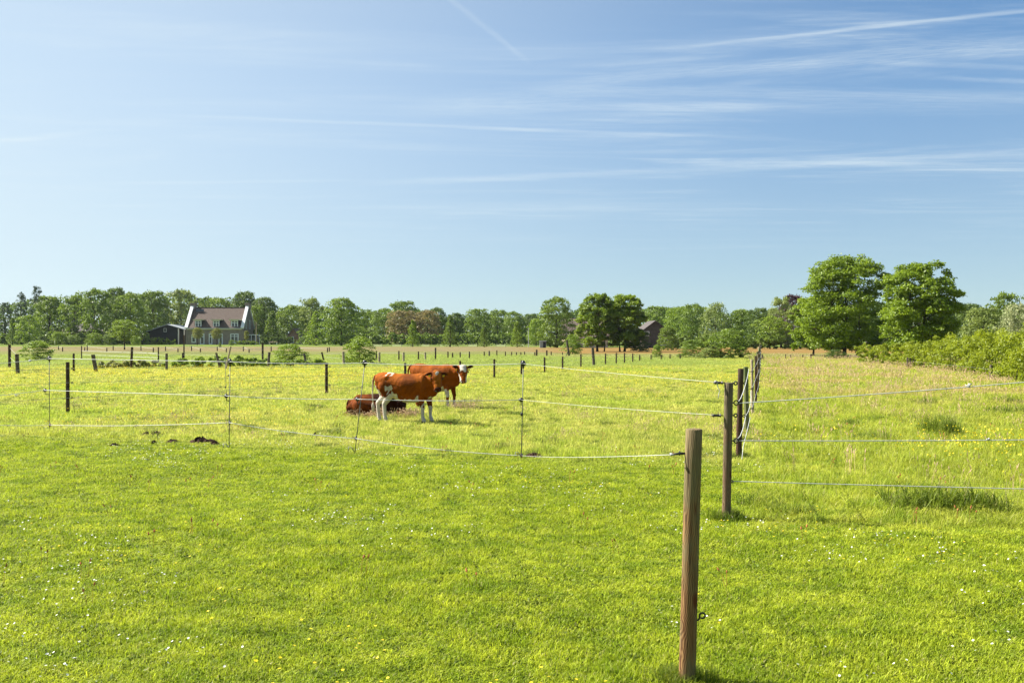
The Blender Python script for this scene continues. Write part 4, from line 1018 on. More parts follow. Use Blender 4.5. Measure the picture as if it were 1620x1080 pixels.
fence('far_field_fence', 'tiny posts far away in the dry strip before the farmhouse',
      [(36.5, 547, 555, 0), (92.6, 547, 553.5, 0), (99, 549, 556, 0), (134, 549, 555), (138, 546, 555, 0), (169, 550, 556.5, 0), (179, 547, 554, 0), (223, 547, 554.5, 0), (242.5, 550, 557, 0), (262, 548, 555, 0), (281.5, 551, 557, 0), (303, 547, 555, 0), (317, 551, 557, 0), (343.7, 548, 555, 0), (358, 551, 557), (385, 548, 555.5, 0), (394, 552, 558, 0), (429, 548, 556, 0), (474, 549, 556, 0), (518, 550, 557), (521, 549, 556)], (.8,), .01, .075, wmat='rope')
fence('right_field_fence', 'few small posts at the far edge of the meadow left of the largest oak', [(1243, 560, 567.5, 0), (1251, 561, 567.5, 0), (1270, 561, 567, 0), (1283, 560, 568, 0, 'post_far', .08), (1305, 561, 567.5), (1345, 561, 568, 0, 'post_old', .06), (1358, 561, 568.5, 0, 'post_old', .06)], (.7,), .008, .045)
fence('hedge_side_fence', 'pair of grey posts half swallowed by the hedge', [(1436, 565, 583, 0, 'post_old', .06), (1440, 566, 583, 0, 'post_old', .05), (1568, 577, 601, 0, 'post_old', .07)], (.7,), .003, .05)
gp = empty('braced_post', (gx(901, 99), 99, 0), 'leaning braced post in front of the pale house', 'fence post')
link('shaft', post_mesh('shaft', M['post_old'], gz(538, 99), .10, (-4.5 * 99 / F, 0), 8), gp)
MB().tube([(-.35, 0, 0), (-.05, 0, .75)], .04, 6).obj('brace', M['post_old'], gp)
gr = empty('utility_post', (gx(940, 66), 66, 0), 'grey tilting post among the dark fence posts before the dense trees', 'fence post')
link('shaft', post_mesh('shaft', M['post_old'], gz(550, 66), .095, (-2.5 * 66 / F, 0), 8), gr)
verge = fence('verge_fence', 'low pale railing along the green verge before the far trees', [(px, 544.6, 548.5 + .2 * math.sin(px)) for px in range(590, 905, 15)], (.85, .4), .02, .03, 'post_old')

# ------------------------------------------------------------------ soil patches
SOIL = []
def dung(px, py, wpx, hpx, label, seed):
    rng = np.random.default_rng(seed); Y = gY(py); W = wpx / F * Y / 2 * 1.15; hpx *= 1.15; SOIL.append((gx(px, Y), Y, W))
    seg, rings = 22, 7; v = [(0, 0, hpx / F * Y)]; f = []
    for r in range(1, rings + 1):
        for k in range(seg):
            a = 2 * math.pi * k / seg; q = r / rings; rr = W * q * (1 + .28 * math.sin(2 * a + seed) + .22 * rng.uniform(-1, 1))
            v.append((rr * math.cos(a), rr * math.sin(a) * 1.5, hpx / F * Y * (1 - q ** 1.8) * rng.uniform(.15, 1.6) - (.02 if r == rings else 0)))
    for k in range(seg): f.append([0, 1 + k, 1 + (k + 1) % seg])
    for r in range(rings - 1):
        for k in range(seg): a, b = 1 + r * seg + k, 1 + r * seg + (k + 1) % seg; f.append([a, a + seg, b + seg, b])
    o = link('soil_mound', raw_mesh('soil_mound', v, f, M['soil'])); o.location = (gx(px, Y), Y, float(gh(gx(px, Y), Y)) + .012)
    tag(o, label, 'soil mound', 'dark lumps of soil in the paddock grass')
for i, (px, py, w_, h_, lb) in enumerate(((318, 702, 30, 6, 'largest dark soil patch left of the upright stake'), (340, 705, 14, 4, 'small dark soil lump touching the foot of the upright stake'),
     (272, 702, 22, 3.5, 'flat soil patch left of the largest one'), (246, 689, 20, 4, 'dark soil lump farther back, right of the pair at left'), (232, 688, 12, 3, 'tiny soil lump farther back above the lone patch'), (243, 704, 8, 4, 'round soil crumb between the two flat patches'), (181, 705, 13, 3, 'lone flat soil patch, leftmost of all'),
     (845, 721, 22, 3.5, 'soil patch beside the foot of the right stake'), (215, 676, 11, 2.5, 'brown fleck just above the low rope at left'), (498, 690, 7, 3, 'small soil crumb left of the leaning stake'))):
    dung(px, py, w_, h_, lb, i + 2)

# ------------------------------------------------------------------ cattle
def fur_mat():
    m, t, o = mat_new('fur')
    at = t.new('ShaderNodeAttribute', attribute_name='coat').outputs['Color']
    ob = t.new('ShaderNodeTexCoord').outputs['Object']
    n = t.noise(t.scalev(ob, (16, 16, 16)), 1.6, 6, 0.7)
    big = t.noise(ob, 6, 4)
    f = t.math('ADD', t.math('MULTIPLY', n, .6), t.math('MULTIPLY', big, .5))
    c = t.mix(t.step(f, .35, .75), t.mix(.5, at, (0.03, 0.008, 0.002)), at)
    b = t.new('ShaderNodeBump'); b.inputs['Strength'].default_value = .5; b.inputs['Distance'].default_value = .045
    t.l.new(t.math('MULTIPLY_ADD', t.noise(ob, 3.5, 2), 1.6, n), b.inputs['Height'])
    p = principled(t, c, .7, .05, 0, b.outputs[0])
    t.l.new(p.outputs[0], o.inputs[0]); return m
M['fur'] = fur_mat()
M['eye'] = simple('eye', (.008, .005, .004), .1, .6, .1, 5)
M['hoof'] = simple('hoof', (.05, .035, .025), .6, .3, .2, 20)
def ico(sub=2):
    import bmesh
    bm = bmesh.new(); bmesh.ops.create_icosphere(bm, subdivisions=sub, radius=1)
    v = np.array([q.co[:] for q in bm.verts]); f = [[x.index for x in p.verts] for p in bm.faces]; bm.free(); return v, f
ICOV, ICOF = ico(3)
class Sculpt:
    def __init__(s): s.v = []; s.f = []; s.n = 0
    def ell(s, c, r, rot=None):
        v = ICOV * np.array(r)
        if rot is not None: v = v @ np.array(rot).T
        v = v + np.array(c); s.v.append(v); s.f += [[a + s.n for a in q] for q in ICOF]; s.n += len(v)
    def cap(s, p0, p1, r0, r1, sy=1.0):
        p0, p1 = np.array(p0, float), np.array(p1, float); L = np.linalg.norm(p1 - p0); k = max(2, int(L / (min(r0, r1) * .35)) + 1)
        for i in range(k + 1):
            t = i / k; r = r0 + (r1 - r0) * t; s.ell(p0 + (p1 - p0) * t, (r, r * sy, r))
    def build(s, name, voxel, colour, smooth=6):
        me = raw_mesh(name, np.concatenate(s.v), s.f)
        o = bpy.data.objects.new('tmp', me); COL.objects.link(o)
        md = o.modifiers.new('r', 'REMESH'); md.mode = 'VOXEL'; md.voxel_size = voxel
        sm = o.modifiers.new('s', 'SMOOTH'); sm.factor = .5; sm.iterations = smooth
        dg = bpy.context.evaluated_depsgraph_get()
        nm = bpy.data.meshes.new_from_object(o.evaluated_get(dg))
        bpy.data.objects.remove(o)
        nm.name = name; nm.materials.clear(); nm.materials.append(M['fur'])
        nm.polygons.foreach_set('use_smooth', [True] * len(nm.polygons))
        n = len(nm.vertices); co = np.empty(n * 3, np.float32); nm.vertices.foreach_get('co', co); co = co.reshape(-1, 3)
        c = colour(co); a = nm.color_attributes.new('coat', 'FLOAT_COLOR', 'POINT')
        a.data.foreach_set('color', np.concatenate([c, np.ones((n, 1))], 1).astype(np.float32).ravel())
        return nm
def sphere_obj(name, c, r, mat, parent):
    me = raw_mesh(name, ICOV * np.array(r) + np.array(c), ICOF, mat, True); return link(name, me, parent)
def blobn(co, seed, sc):
    """cheap smooth noise for coat edges"""
    s = seed * 1.7
    return (np.sin(co[:, 0] * 9 * sc + s) * np.sin(co[:, 2] * 8 * sc + s * 2) + .6 * np.sin(co[:, 0] * 21 * sc + co[:, 2] * 17 * sc + s) + .4 * np.sin(co[:, 1] * 25 * sc + co[:, 2] * 31 * sc) + .5 * np.sin(co[:, 0] * 47 * sc - co[:, 2] * 39 * sc + s))
RED = np.array([.27, .062, .004]); DRED = np.array([.065, .015, .004]); WHT = np.array([.70, .62, .52]); PNK = np.array([.42, .2, .14]); ORG = np.array([.46, .135, .010])

def head_frame(base, yaw, pitch):
    """columns: forward (muzzle), left, up of the head"""
    f = np.array([math.cos(pitch) * math.cos(yaw), math.cos(pitch) * math.sin(yaw), -math.sin(pitch)])
    l = np.array([-math.sin(yaw), math.cos(yaw), 0]); u = np.cross(f, l)
    return np.array(base, float), np.stack([f, l, u], 1)
def add_head(S, base, Mx, k=1.0, horn=False):
    def h(x, y, z): return base + Mx @ (np.array([x, y, z]) * k)
    S.ell(h(0, 0, 0), np.array((.13, .14, .13)) * k, Mx)
    S.ell(h(.07, 0, .035), np.array((.13, .135, .085)) * k, Mx)
    S.ell(h(.16, 0, -.01), np.array((.13, .112, .10)) * k, Mx)
    S.ell(h(.26, 0, -.025), np.array((.12, .09, .085)) * k, Mx)
    S.ell(h(.35, 0, -.03), np.array((.065, .095, .075)) * k, Mx)
    S.ell(h(.13, 0, -.075), np.array((.15, .055, .05)) * k, Mx)
    for s in (1, -1):
        S.ell(h(.085, s * .10, .035), np.array((.045, .03, .035)) * k, Mx)     # brow over the eye
        S.ell(h(.04, s * .075, -.04), np.array((.08, .04, .075)) * k, Mx)       # cheek
def head_parts(parent, base, Mx, k=1.0, tags=True, ear_col='fur', droop=-.15):
    def h(x, y, z): return base + Mx @ (np.array([x, y, z]) * k)
    for s in (1, -1):
        sphere_obj('eye', h(.105, s * .135, .03), np.array((.024, .018, .022)) * k, M['eye'], parent)
        # ear: cupped leaf blade with thickness
        S2 = Sculpt()
        for i in range(9):
            t = i / 8; wdt = .02 + .05 * math.sin(math.pi * min(1, t * .9 + .08)) 
            S2.ell(np.array((-.03 + .0 * t, s * (.12 + .135 * t), .045 + droop * t * .4)) * k, np.array((.014, .022, wdt)) * k)
        v = np.concatenate(S2.v) @ Mx.T + base
        S2.v = [v]
        ear = S2.build('ear', .008, lambda co: np.tile(DRED, (len(co), 1)), 2); eo = link('ear', ear, parent)
        if tags:
            m = MB(); m.box(-.004, .004, -.022, .022, -.03, .03); me = m.mesh('ear_tag', M['yellow_tag'])
            q = link('ear_tag', me, parent); mt = Matrix([list(r) for r in Mx]).to_4x4(); mt.translation = Vector(h(-.008 + .02, s * .165, .0)); q.matrix_local = mt
        sphere_obj('nostril', h(.40, s * .042, -.005), np.array((.02, .02, .018)) * k, M['eye'], parent)

def leg_front(S, x, y, k=1.0, bend=0.0):
    S.cap((x - .04, y * .85, .80 * k), (x - .05, y, .58 * k), .135, .085, .75)
    S.cap((x - .05, y, .58 * k), (x, y, .34 * k), .078, .05)
    S.ell((x + .005, y, .335 * k), (.052, .05, .058))
    S.cap((x, y, .33 * k), (x, y, .12 * k), .043, .034)
    S.ell((x + .01, y, .115 * k), (.046, .043, .045)); S.cap((x + .01, y, .11 * k), (x + .035, y, .045 * k), .038, .045)
def leg_hind(S, x, y, k=1.0, sh=0.0):
    S.cap((x + .02, y * .8, .88 * k), (x + .10, y * .95, .66 * k), .20, .125, .72)
    S.cap((x - .06, y * .8, .82 * k), (x - .02, y, .60 * k), .13, .09, .7)
    S.cap((x + .10, y, .64 * k), (x - .05 + sh, y, .44 * k), .10, .058)
    S.ell((x - .07 + sh, y, .43 * k), (.052, .04, .055))
    S.cap((x - .075 + sh, y, .42 * k), (x - .055 + sh, y, .13 * k), .05, .040)
    S.ell((x - .05 + sh, y, .12 * k), (.048, .046, .046)); S.cap((x - .05 + sh, y, .115 * k), (x - .02 + sh, y, .045 * k), .042, .048)
def torso(S, k=1.0, fat=1.0):
    prof = [(-.66, .90, .17, .14), (-.56, .87, .22, .19), (-.42, .84, .245, .215), (-.25, .795, .265, .235), (-.05, .77, .295, .26), (.15, .77, .295, .25), (.32, .80, .285, .225), (.46, .81, .25, .19), (.57, .80, .19, .15)]
    P_ = np.array(prof)
    for i in range(34):
        x = -.66 + 1.23 * i / 33; z, rv, rh = (np.interp(x, P_[:, 0], P_[:, j]) for j in (1, 2, 3))
        S.ell((x, 0, (z + .055) * k), (.14, rh * fat * 1.12, rv * fat * .82)); S.ell((x, 0, (z - .04) * k), (.14, rh * fat * .82, rv * fat * .93))
    S.cap((-.55, 0, 1.035 * k), (-.3, 0, 1.025 * k), .06, .05); S.cap((-.3, 0, 1.025 * k), (.2, 0, 1.0 * k), .05, .05); S.cap((.2, 0, 1.0 * k), (.45, 0, 1.03 * k), .05, .06)          # spine
    for s in (1, -1): S.ell((-.46, s * .19, .99 * k), (.08, .05, .06)); S.ell((-.70, s * .07, .96 * k), (.05, .04, .05)); S.ell((.40, s * .17, .86 * k), (.11, .085, .21)); S.ell((-.10, s * .17, .78 * k), (.28, .12, .17)); S.ell((-.52, s * .16, .80 * k), (.14, .09, .16))

def tail(parent, x, z, L, white):
    m = MB(); pts = [(x + .03, 0, z), (x - .03, 0, z - .02), (x - .075, .0, z - .12), (x - .09, .01, z - .3), (x - .095, .015, z - .55 * L), (x - .09, .02, z - .78 * L)]
    m.tube(pts, [.032, .03, .024, .018, .015, .014], 8)
    rr = random.Random(3)
    for _ in range(26):
        a, b = rr.uniform(-1, 1), rr.uniform(-1, 1)
        m.tube([(x - .09, .02, z - .72 * L), (x - .09 + a * .028, .02 + b * .02, z - .86 * L), (x - .088 + a * .03, .02 + b * .02, z - L * rr.uniform(.95, 1.05))], [.008, .008, .002], 5)
    me = m.mesh('tail', M['fur'], True); n = len(me.vertices); co = np.empty(n * 3, np.float32); me.vertices.foreach_get('co', co); co = co.reshape(-1, 3)
    f = np.clip((z - co[:, 2]) / .35, 0, 1)[:, None] if white else np.zeros((n, 1))
    c = RED * (1 - f) + WHT * f; a = me.color_attributes.new('coat', 'FLOAT_COLOR', 'POINT')
    a.data.foreach_set('color', np.concatenate([c, np.ones((n, 1))], 1).astype(np.float32).ravel())
    link('tail', me, parent)
def hooves(parent, pts):
    for (x, y) in pts:
        m = MB()
        for s in (-1, 1): m.prism([(x - .05, 0), (x + .05, 0), (x + .02, .05), (x - .045, .05)], 'y', y + s * .021 - .018, y + s * .021 + .018)
        m.obj('hoof', M['hoof'], parent)

def make_calf():
    root = empty('calf', (-2.30, 22.1, 0), 'brown and white calf standing in front, white hind legs, looking at the camera', 'cow', 'cattle in the paddock', R(-13))
    root.scale = (.98, 1.02, 1.02)
    S = Sculpt(); k = .985; torso(S, k, 1.05)
    FP = [(.44, .13), (.36, -.12)]; HP = [(-.52, .12), (-.56, -.12)]
    leg_front(S, .48, .12, k); leg_front(S, .38, -.13, k); leg_hind(S, -.63, .12, k, -.075); leg_hind(S, -.48, -.13, k, .02)
    base, Mx = head_frame((.74, -.24, 1.04), R(-62), R(56))
    S.cap((.44, -.0, .90), (.62, -.10, .96), .19, .135, .8); S.cap((.62, -.10, .96), (.72, -.20, 1.02), .125, .10, .9)
    S.cap((.52, -.02, .72), (.64, -.12, .86), .12, .09, .6)      # dewlap
    add_head(S, base, Mx, .95)
    def colour(co):
        n = len(co); c = np.tile(RED, (n, 1)); nz = blobn(co, 1, 1.0) * .055
        f = np.clip((co[:, 2] - .75) / .3 + (co[:, 0] < -.2) * .1, 0, 1)[:, None]; c = c * (1 - f * .5) + ORG * f * .5  # upper body mixed to brighter orange: sunlit highlight painted into the coat
        dk = np.clip(np.sin(co[:, 0] * 7 + 1.2) * np.sin(co[:, 2] * 6 + co[:, 0] * 3 + 2) * 1.6 + nz * 6, 0, 1)[:, None]; c = c * (1 - dk * .6) + DRED * dk * .6
        loc = (co - base) @ Mx
        head = (loc[:, 0] > -.12) & (np.linalg.norm(loc[:, 1:], axis=1) < .17) & (co[:, 0] > .55)
        x, z = co[:, 0], co[:, 2] + nz
        def put(mask, col): c[mask] = col
        put((x < -.3) & (z < .56) & ~head, WHT); put((x > .2) & (x < .62) & (z < .36), WHT * .9)
        put((np.hypot(x + .40, (z - 1.12) * 1.2) < .085) & (co[:, 2] > 1.02), WHT)
        put((x > -.33) & (x < -.2) & (z < .66), WHT); put((x > -.3) & (x < .3) & (z < .53), WHT)
        put((np.hypot((x + .36), (z - .78) * .9) < .07) & (np.abs(co[:, 1]) > .1), WHT)
        put((np.hypot((x + .42), (z - .72) * .6) < .06) & (np.abs(co[:, 1]) > .1), WHT * .8)
        put((x < -.64) & (z < .72) & (z > .5), WHT); put((x > .46) & (x < .56) & (z < .55) & (z > .5) & (np.abs(co[:, 1]) < .08), WHT)
        put(head, ORG * .85)
        put(head & (np.hypot(loc[:, 1] + .01, (loc[:, 0] - .04) * .7) < .05 + nz * .4) & (loc[:, 2] > 0), WHT)
        put(head & (loc[:, 0] > .31), DRED * .8); put(head & (np.abs(loc[:, 1]) > .075), RED * .7)
        return c
    link('body', S.build('body', .0125, colour, 5), root)
    head_parts(root, base, Mx, .95)
    tail(root, -.83 * .93, 1.02, .78, True); hooves(root, [(.51, .12), (.41, -.13), (-.725, .12), (-.48, -.13)])
make_calf()

def make_cow():
    root = empty('cow', (-2.02, 26.7, 0), 'larger red brown cow with white forehead standing behind the calf', 'cow', 'cattle in the paddock', R(-24))
    S = Sculpt(); k = 1.05; torso(S, k, 1.22)
    leg_front(S, .46, .13, k); leg_front(S, .40, -.14, k); leg_hind(S, -.58, .13, k); leg_hind(S, -.50, -.14, k, .03)
    base, Mx = head_frame((.86, -.16, 1.05), R(-58), R(52))
    S.cap((.44, 0, .95), (.70, -.08, 1.0), .22, .16, .8); S.cap((.70, -.08, 1.0), (.83, -.14, 1.03), .16, .125, .9)
    S.cap((.52, -.02, .74), (.74, -.10, .88), .13, .10, .6)
    add_head(S, base, Mx, 1.02)
    def colour(co):
        n = len(co); c = np.tile(RED * .95, (n, 1)); nz = blobn(co, 4, 1.0) * .045
        f = np.clip((co[:, 2] - .85) / .35, 0, 1)[:, None]; c = c * (1 - f * .3) + ORG * .9 * f * .3  # orange tint grows with height, light on the back put into the colour
        dk = np.clip(np.sin(co[:, 0] * 6 + .4) * np.sin(co[:, 2] * 7 + co[:, 0] * 2 + 1) * 1.5 + nz * 6, 0, 1)[:, None]; c = c * (1 - dk * .55) + DRED * dk * .55
        loc = (co - base) @ Mx
        head = (loc[:, 0] > -.14) & (np.linalg.norm(loc[:, 1:], axis=1) < .19) & (co[:, 0] > .66)
        x, z = co[:, 0], co[:, 2] + nz
        def put(mask, col): c[mask] = col
        put((z < .22) & (x > .1), WHT * .8); put((x > -.2) & (x < .30) & (z < .60), WHT)
        put((x > .30) & (x < .55) & (z < .50) & (z > .34) & (co[:, 1] < -.08), WHT)
        put(head, RED)
        put(head & (loc[:, 0] < .15 + nz) & (np.abs(loc[:, 1]) < .085) & (loc[:, 2] > -.02), WHT)
        put(head & (loc[:, 0] > .12) & (np.abs(loc[:, 1]) > .058) & (loc[:, 2] < .03), WHT)
        put(head & (loc[:, 0] > .40), PNK)
        return c
    link('body', S.build('body', .0135, colour, 5), root)
    head_parts(root, base, Mx, 1.02, True, droop=.1)
    tail(root, -.80, 1.12, .85, False); hooves(root, [(.50, .13), (.44, -.14), (-.60, .13), (-.49, -.14)])
make_cow()

def make_lying():
    root = empty('lying_cow', (-3.20, 24.2, 0), 'dark brown cow lying down behind the calf with its head turned away', 'cow', 'cattle in the paddock', R(14))
    S = Sculpt()
    P_ = np.array([(-.70, .20, .15, .15), (-.58, .24, .22, .26), (-.4, .26, .245, .31), (-.15, .27, .25, .33), (.1, .28, .26, .32), (.32, .27, .25, .27), (.5, .25, .2, .2)])
    for i in range(34):
        x = -.70 + 1.2 * i / 33; z, rv, rh = (np.interp(x, P_[:, 0], P_[:, j]) for j in (1, 2, 3)); S.ell((x, 0, z), (.13, rh, rv))
    S.cap((-.55, 0, .46), (.35, 0, .50), .05, .05)
    S.cap((-.50, -.22, .26), (-.15, -.36, .18), .19, .13); S.cap((-.15, -.36, .14), (-.45, -.40, .06), .085, .05); S.cap((-.45, -.4, .06), (-.2, -.44, .05), .05, .04)
    S.ell((-.55, -.12, .42), (.10, .07, .07)); S.ell((-.74, 0, .32), (.06, .09, .07))
    S.cap((.40, -.18, .26), (.52, -.26, .10), .12, .07); S.cap((.52, -.26, .08), (.30, -.34, .05), .05, .04)
    S.cap((.45, .02, .34), (.60, .22, .40), .17, .12); S.cap((.60, .22, .40), (.60, .34, .38), .12, .10)
    base, Mx = head_frame((.58, .40, .36), R(150), R(35)); add_head(S, base, Mx, .95)
    def colour(co):
        n = len(co); nz = blobn(co, 7, .8) * .06
        f = np.clip((-.05 - co[:, 0]) / .45 + nz * 2, 0, 1)[:, None]
        c = DRED * .32 * (1 - f) + (DRED * .55 + RED * .5) * f
        st = np.clip((np.sin(co[:, 0] * 6 + co[:, 2] * 9) - .2), 0, 1)[:, None] * f; c = c * (1 - st * .35) + ORG * .6 * st * .35
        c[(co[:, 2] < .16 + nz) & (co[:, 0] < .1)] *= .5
        return c
    link('body', S.build('body', .0135, colour, 5), root)
    head_parts(root, base, Mx, .95, False)
    m = MB(); m.tube([(-.76, -.02, .38), (-.80, -.04, .30), (-.80, -.08, .16), (-.72, -.16, .06), (-.6, -.3, .04)], [.03, .025, .018, .015, .01], 8)
    me = m.mesh('tail', M['fur'], True); a = me.color_attributes.new('coat', 'FLOAT_COLOR', 'POINT'); a.data.foreach_set('color', np.tile(np.append(DRED, 1), len(me.vertices)).astype(np.float32)); link('tail', me, root)
make_lying()

# ------------------------------------------------------------------ grass
def clump(name, seed, n, rad, h0, h1, w0, mat, bend=.5, seg=2):
    rng = np.random.default_rng(seed); V = []; Fc = []; sh = []
    for i in range(n):
        a = rng.uniform(0, 2 * math.pi); r = rad * math.sqrt(rng.random()); x, y = r * math.cos(a), r * math.sin(a)
        h = rng.uniform(h0, h1); w_ = w0 * rng.uniform(.7, 1.3); d = rng.uniform(0, 2 * math.pi); b = h * bend * rng.uniform(.1, 1.3)
        wx, wy = -math.sin(d) * w_ / 2, math.cos(d) * w_ / 2; o = len(V)
        bx, by = math.cos(d) * b, math.sin(d) * b
        tw = rng.uniform(-.6, .6); cx, cy = wx * math.cos(tw) - wy * math.sin(tw), wx * math.sin(tw) + wy * math.cos(tw)
        V += [(x - wx, y - wy, -.01), (x + wx, y + wy, -.01), (x + bx * .35 + cx * .8, y + by * .35 + cy * .8, h * .6), (x + bx * .35 - cx * .8, y + by * .35 - cy * .8, h * .6), (x + bx, y + by, h * rng.uniform(.82, 1.0))]
        Fc += [[o, o + 1, o + 2, o + 3], [o + 3, o + 2, o + 4]]; sh += [rng.random()] * 5
    me = raw_mesh(name, V, Fc, mat); at = me.attributes.new('shade', 'FLOAT', 'POINT'); at.data.foreach_set('value', np.array(sh, np.float32)); return me
def seedhead(name, seed, n, rad, h0, h1, mat):
    rng = np.random.default_rng(seed); m = MB(); sh = []
    for i in range(n):
        a = rng.uniform(0, 6.28); r = rad * math.sqrt(rng.random()); x, y = r * math.cos(a), r * math.sin(a); h = rng.uniform(h0, h1)
        dx, dy = rng.normal(0, .12) * h, rng.normal(0, .12) * h
        m.tube([(x, y, 0), (x + dx * .4, y + dy * .4, h * .7), (x + dx, y + dy, h)], [.0018, .0015, .001], 3, False)
        m.tube([(x + dx * .8, y + dy * .8, h * .86), (x + dx, y + dy, h * .94), (x + dx * 1.25, y + dy * 1.25, h * 1.06)], [.002, .009, .002], 4, False)
    return m.mesh(name, mat)
def flowers(name, seed, n, rad, h0, h1, size, mat):
    rng = np.random.default_rng(seed); m = MB()
    for i in range(n):
        a = rng.uniform(0, 6.28); r = rad * math.sqrt(rng.random()); x, y = r * math.cos(a), r * math.sin(a); h = rng.uniform(h0, h1)
        tl, td = rng.uniform(.1, .7), rng.uniform(0, 6.28); b = len(m.v); k = 7
        nx = Vector((math.cos(td) * math.sin(tl), math.sin(td) * math.sin(tl), math.cos(tl))); u = nx.orthogonal().normalized(); w_ = nx.cross(u); c = Vector((x, y, h))
        m.v.append(tuple(c - nx * size * .12))
        for j in range(k):
            t = 2 * math.pi * j / k; m.v.append(tuple(c + (u * math.cos(t) + w_ * math.sin(t)) * size * (1 + .12 * (j % 2)) + nx * size * .12))
        for j in range(k): m.f.append([b, b + 1 + j, b + 1 + (j + 1) % k])
    return m.mesh(name, mat)
def petal(name, c):
    m, t, o = mat_new(name); p = principled(t, c, .5, .3); tr = t.new('ShaderNodeBsdfTranslucent'); t.put(tr.inputs[0], c)
    mx = t.new('ShaderNodeMixShader'); mx.inputs[0].default_value = .3; t.l.new(p.outputs[0], mx.inputs[1]); t.l.new(tr.outputs[0], mx.inputs[2]); t.l.new(mx.outputs[0], o.inputs[0]); return m
BL = blade_mat('grass_blade', 1.9); BT = blade_mat('tussock_blade', .85, (0.085, 0.15, 0.008), .6); BM = blade_mat('meadow_blade', 1.4)
SD = simple('seed_head', (.52, .36, .22), .8, .2, .3, 3); BC = blade_mat('clover', 1.15, (0.10, 0.17, 0.012), .5); YEL = petal('buttercup', (.80, .62, .02)); WH = petal('daisy', (.82, .82, .78)); RUST = simple('sorrel', (.36, .13, .05), .8, .2, .3, 3)

def scatter(name, pts, scl, meshes, label, cat, seed, sz=None, shadow=True):
    rng = np.random.default_rng(seed); n = len(pts)
    col = bpy.data.collections.new(name + '_source')
    for i, me in enumerate(meshes):
        col.objects.link(bpy.data.objects.new(f'{name}_{i}_tuft', me))
    me = bpy.data.meshes.new(name); me.vertices.add(n); me.vertices.foreach_set('co', pts.astype(np.float32).ravel())
    rot = np.zeros((n, 3), np.float32); rot[:, 2] = rng.uniform(0, 6.28, n); rot[:, 0] = rng.normal(0, .08, n); rot[:, 1] = rng.normal(0, .08, n)
    a = me.attributes.new('rot', 'FLOAT_VECTOR', 'POINT'); a.data.foreach_set('vector', rot.ravel())
    a = me.attributes.new('scl', 'FLOAT_VECTOR', 'POINT'); a.data.foreach_set('vector', scl.astype(np.float32).ravel())
    a = me.attributes.new('pick', 'INT', 'POINT'); a.data.foreach_set('value', rng.integers(0, len(meshes), n).astype(np.int32))
    o = link(name, me); tag(o, label, cat, kind='stuff')
    g = bpy.data.node_groups.new(name, 'GeometryNodeTree')
    g.interface.new_socket('Geometry', in_out='INPUT', socket_type='NodeSocketGeometry'); g.interface.new_socket('Geometry', in_out='OUTPUT', socket_type='NodeSocketGeometry')
    gi, go = g.nodes.new('NodeGroupInput'), g.nodes.new('NodeGroupOutput')
    ip = g.nodes.new('GeometryNodeInstanceOnPoints'); ci = g.nodes.new('GeometryNodeCollectionInfo')
    ci.inputs['Collection'].default_value = col; ci.inputs['Separate Children'].default_value = True; ci.inputs['Reset Children'].default_value = True
    ip.inputs['Pick Instance'].default_value = True
    def na(nm, ty):
        q = g.nodes.new('GeometryNodeInputNamedAttribute'); q.data_type = ty; q.inputs['Name'].default_value = nm; return q.outputs['Attribute']
    g.links.new(gi.outputs[0], ip.inputs['Points']); g.links.new(ci.outputs[0], ip.inputs['Instance'])
    g.links.new(na('pick', 'INT'), ip.inputs['Instance Index']); g.links.new(na('scl', 'FLOAT_VECTOR'), ip.inputs['Scale'])
    er = g.nodes.new('FunctionNodeEulerToRotation'); g.links.new(na('rot', 'FLOAT_VECTOR'), er.inputs[0]); g.links.new(er.outputs[0], ip.inputs['Rotation'])
    g.links.new(ip.outputs[0], go.inputs[0]); md = o.modifiers.new('scatter', 'NODES'); md.node_group = g
    return o
def sample(rng, n, y0, y1, p, margin=1.5, slope=.56):
    """random ground points, density per square metre falling as Y**-p"""
    ys = np.linspace(y0, y1, 400); wgt = (2 * slope * ys + 2 * margin) * ys ** (-p); cdf = np.cumsum(wgt); cdf /= cdf[-1]
    Y = np.interp(rng.random(n), cdf, ys); X = rng.uniform(-1, 1, n) * (slope * Y + margin)
    return X, Y
def fn(x, y, s, seed=0):
    return (np.sin(x * s + seed) * np.cos(y * s * .9 + seed * 1.3) + .6 * np.sin(x * s * 2.3 + y * s * 1.7 + seed) + .4 * np.sin(x * s * 4.1 - y * s * 3.7 + 2 * seed)) / 2
isright = lambda X, Y: X > .254 * Y - .1
infront = lambda X, Y: np.where(isright(X, Y), Y < 9.8, Y + .35 * X < 15.9)
rng = np.random.default_rng(1)
near = [clump('lawn_tuft', 100 + i, 46, .10, .014, .040, .0042, BL, 1.1) for i in range(5)] + [clump('clover_tuft', 130 + i, 34, .09, .008, .024, .011, BC, 1.6) for i in range(2)]
X, Y = sample(rng, 60000, 3.6, 19, 1.1, 1.2); k = infront(X, Y); X, Y = X[k], Y[k]
s = (.85 + .035 * Y) * rng.uniform(.8, 1.3, len(X)); hz = (.85 + .45 * fn(X, Y, 1.3) + .25 * fn(X, Y, 5, 2)) * rng.uniform(.7, 1.35, len(X))
scatter('lawn_grass', np.stack([X, Y, gh(X, Y)], 1), np.stack([s, s, np.clip(hz, .4, 2.2)], 1), near, 'short bright green grass of the foreground lawn', 'grass', 2)
mid = [clump('pasture_tuft', 200 + i, 40, .16, .02, .085, .007, BL, .8) for i in range(6)]
X, Y = sample(rng, 72000, 9, 105, 1.5, 2.0); k = (~infront(X, Y)) & ~(isright(X, Y))
for sx, sy, sr_ in SOIL: k &= ~((np.hypot(X - sx, (Y - sy + .25 * sr_) / 2.0) < sr_ * .95) )
X, Y = X[k], Y[k]
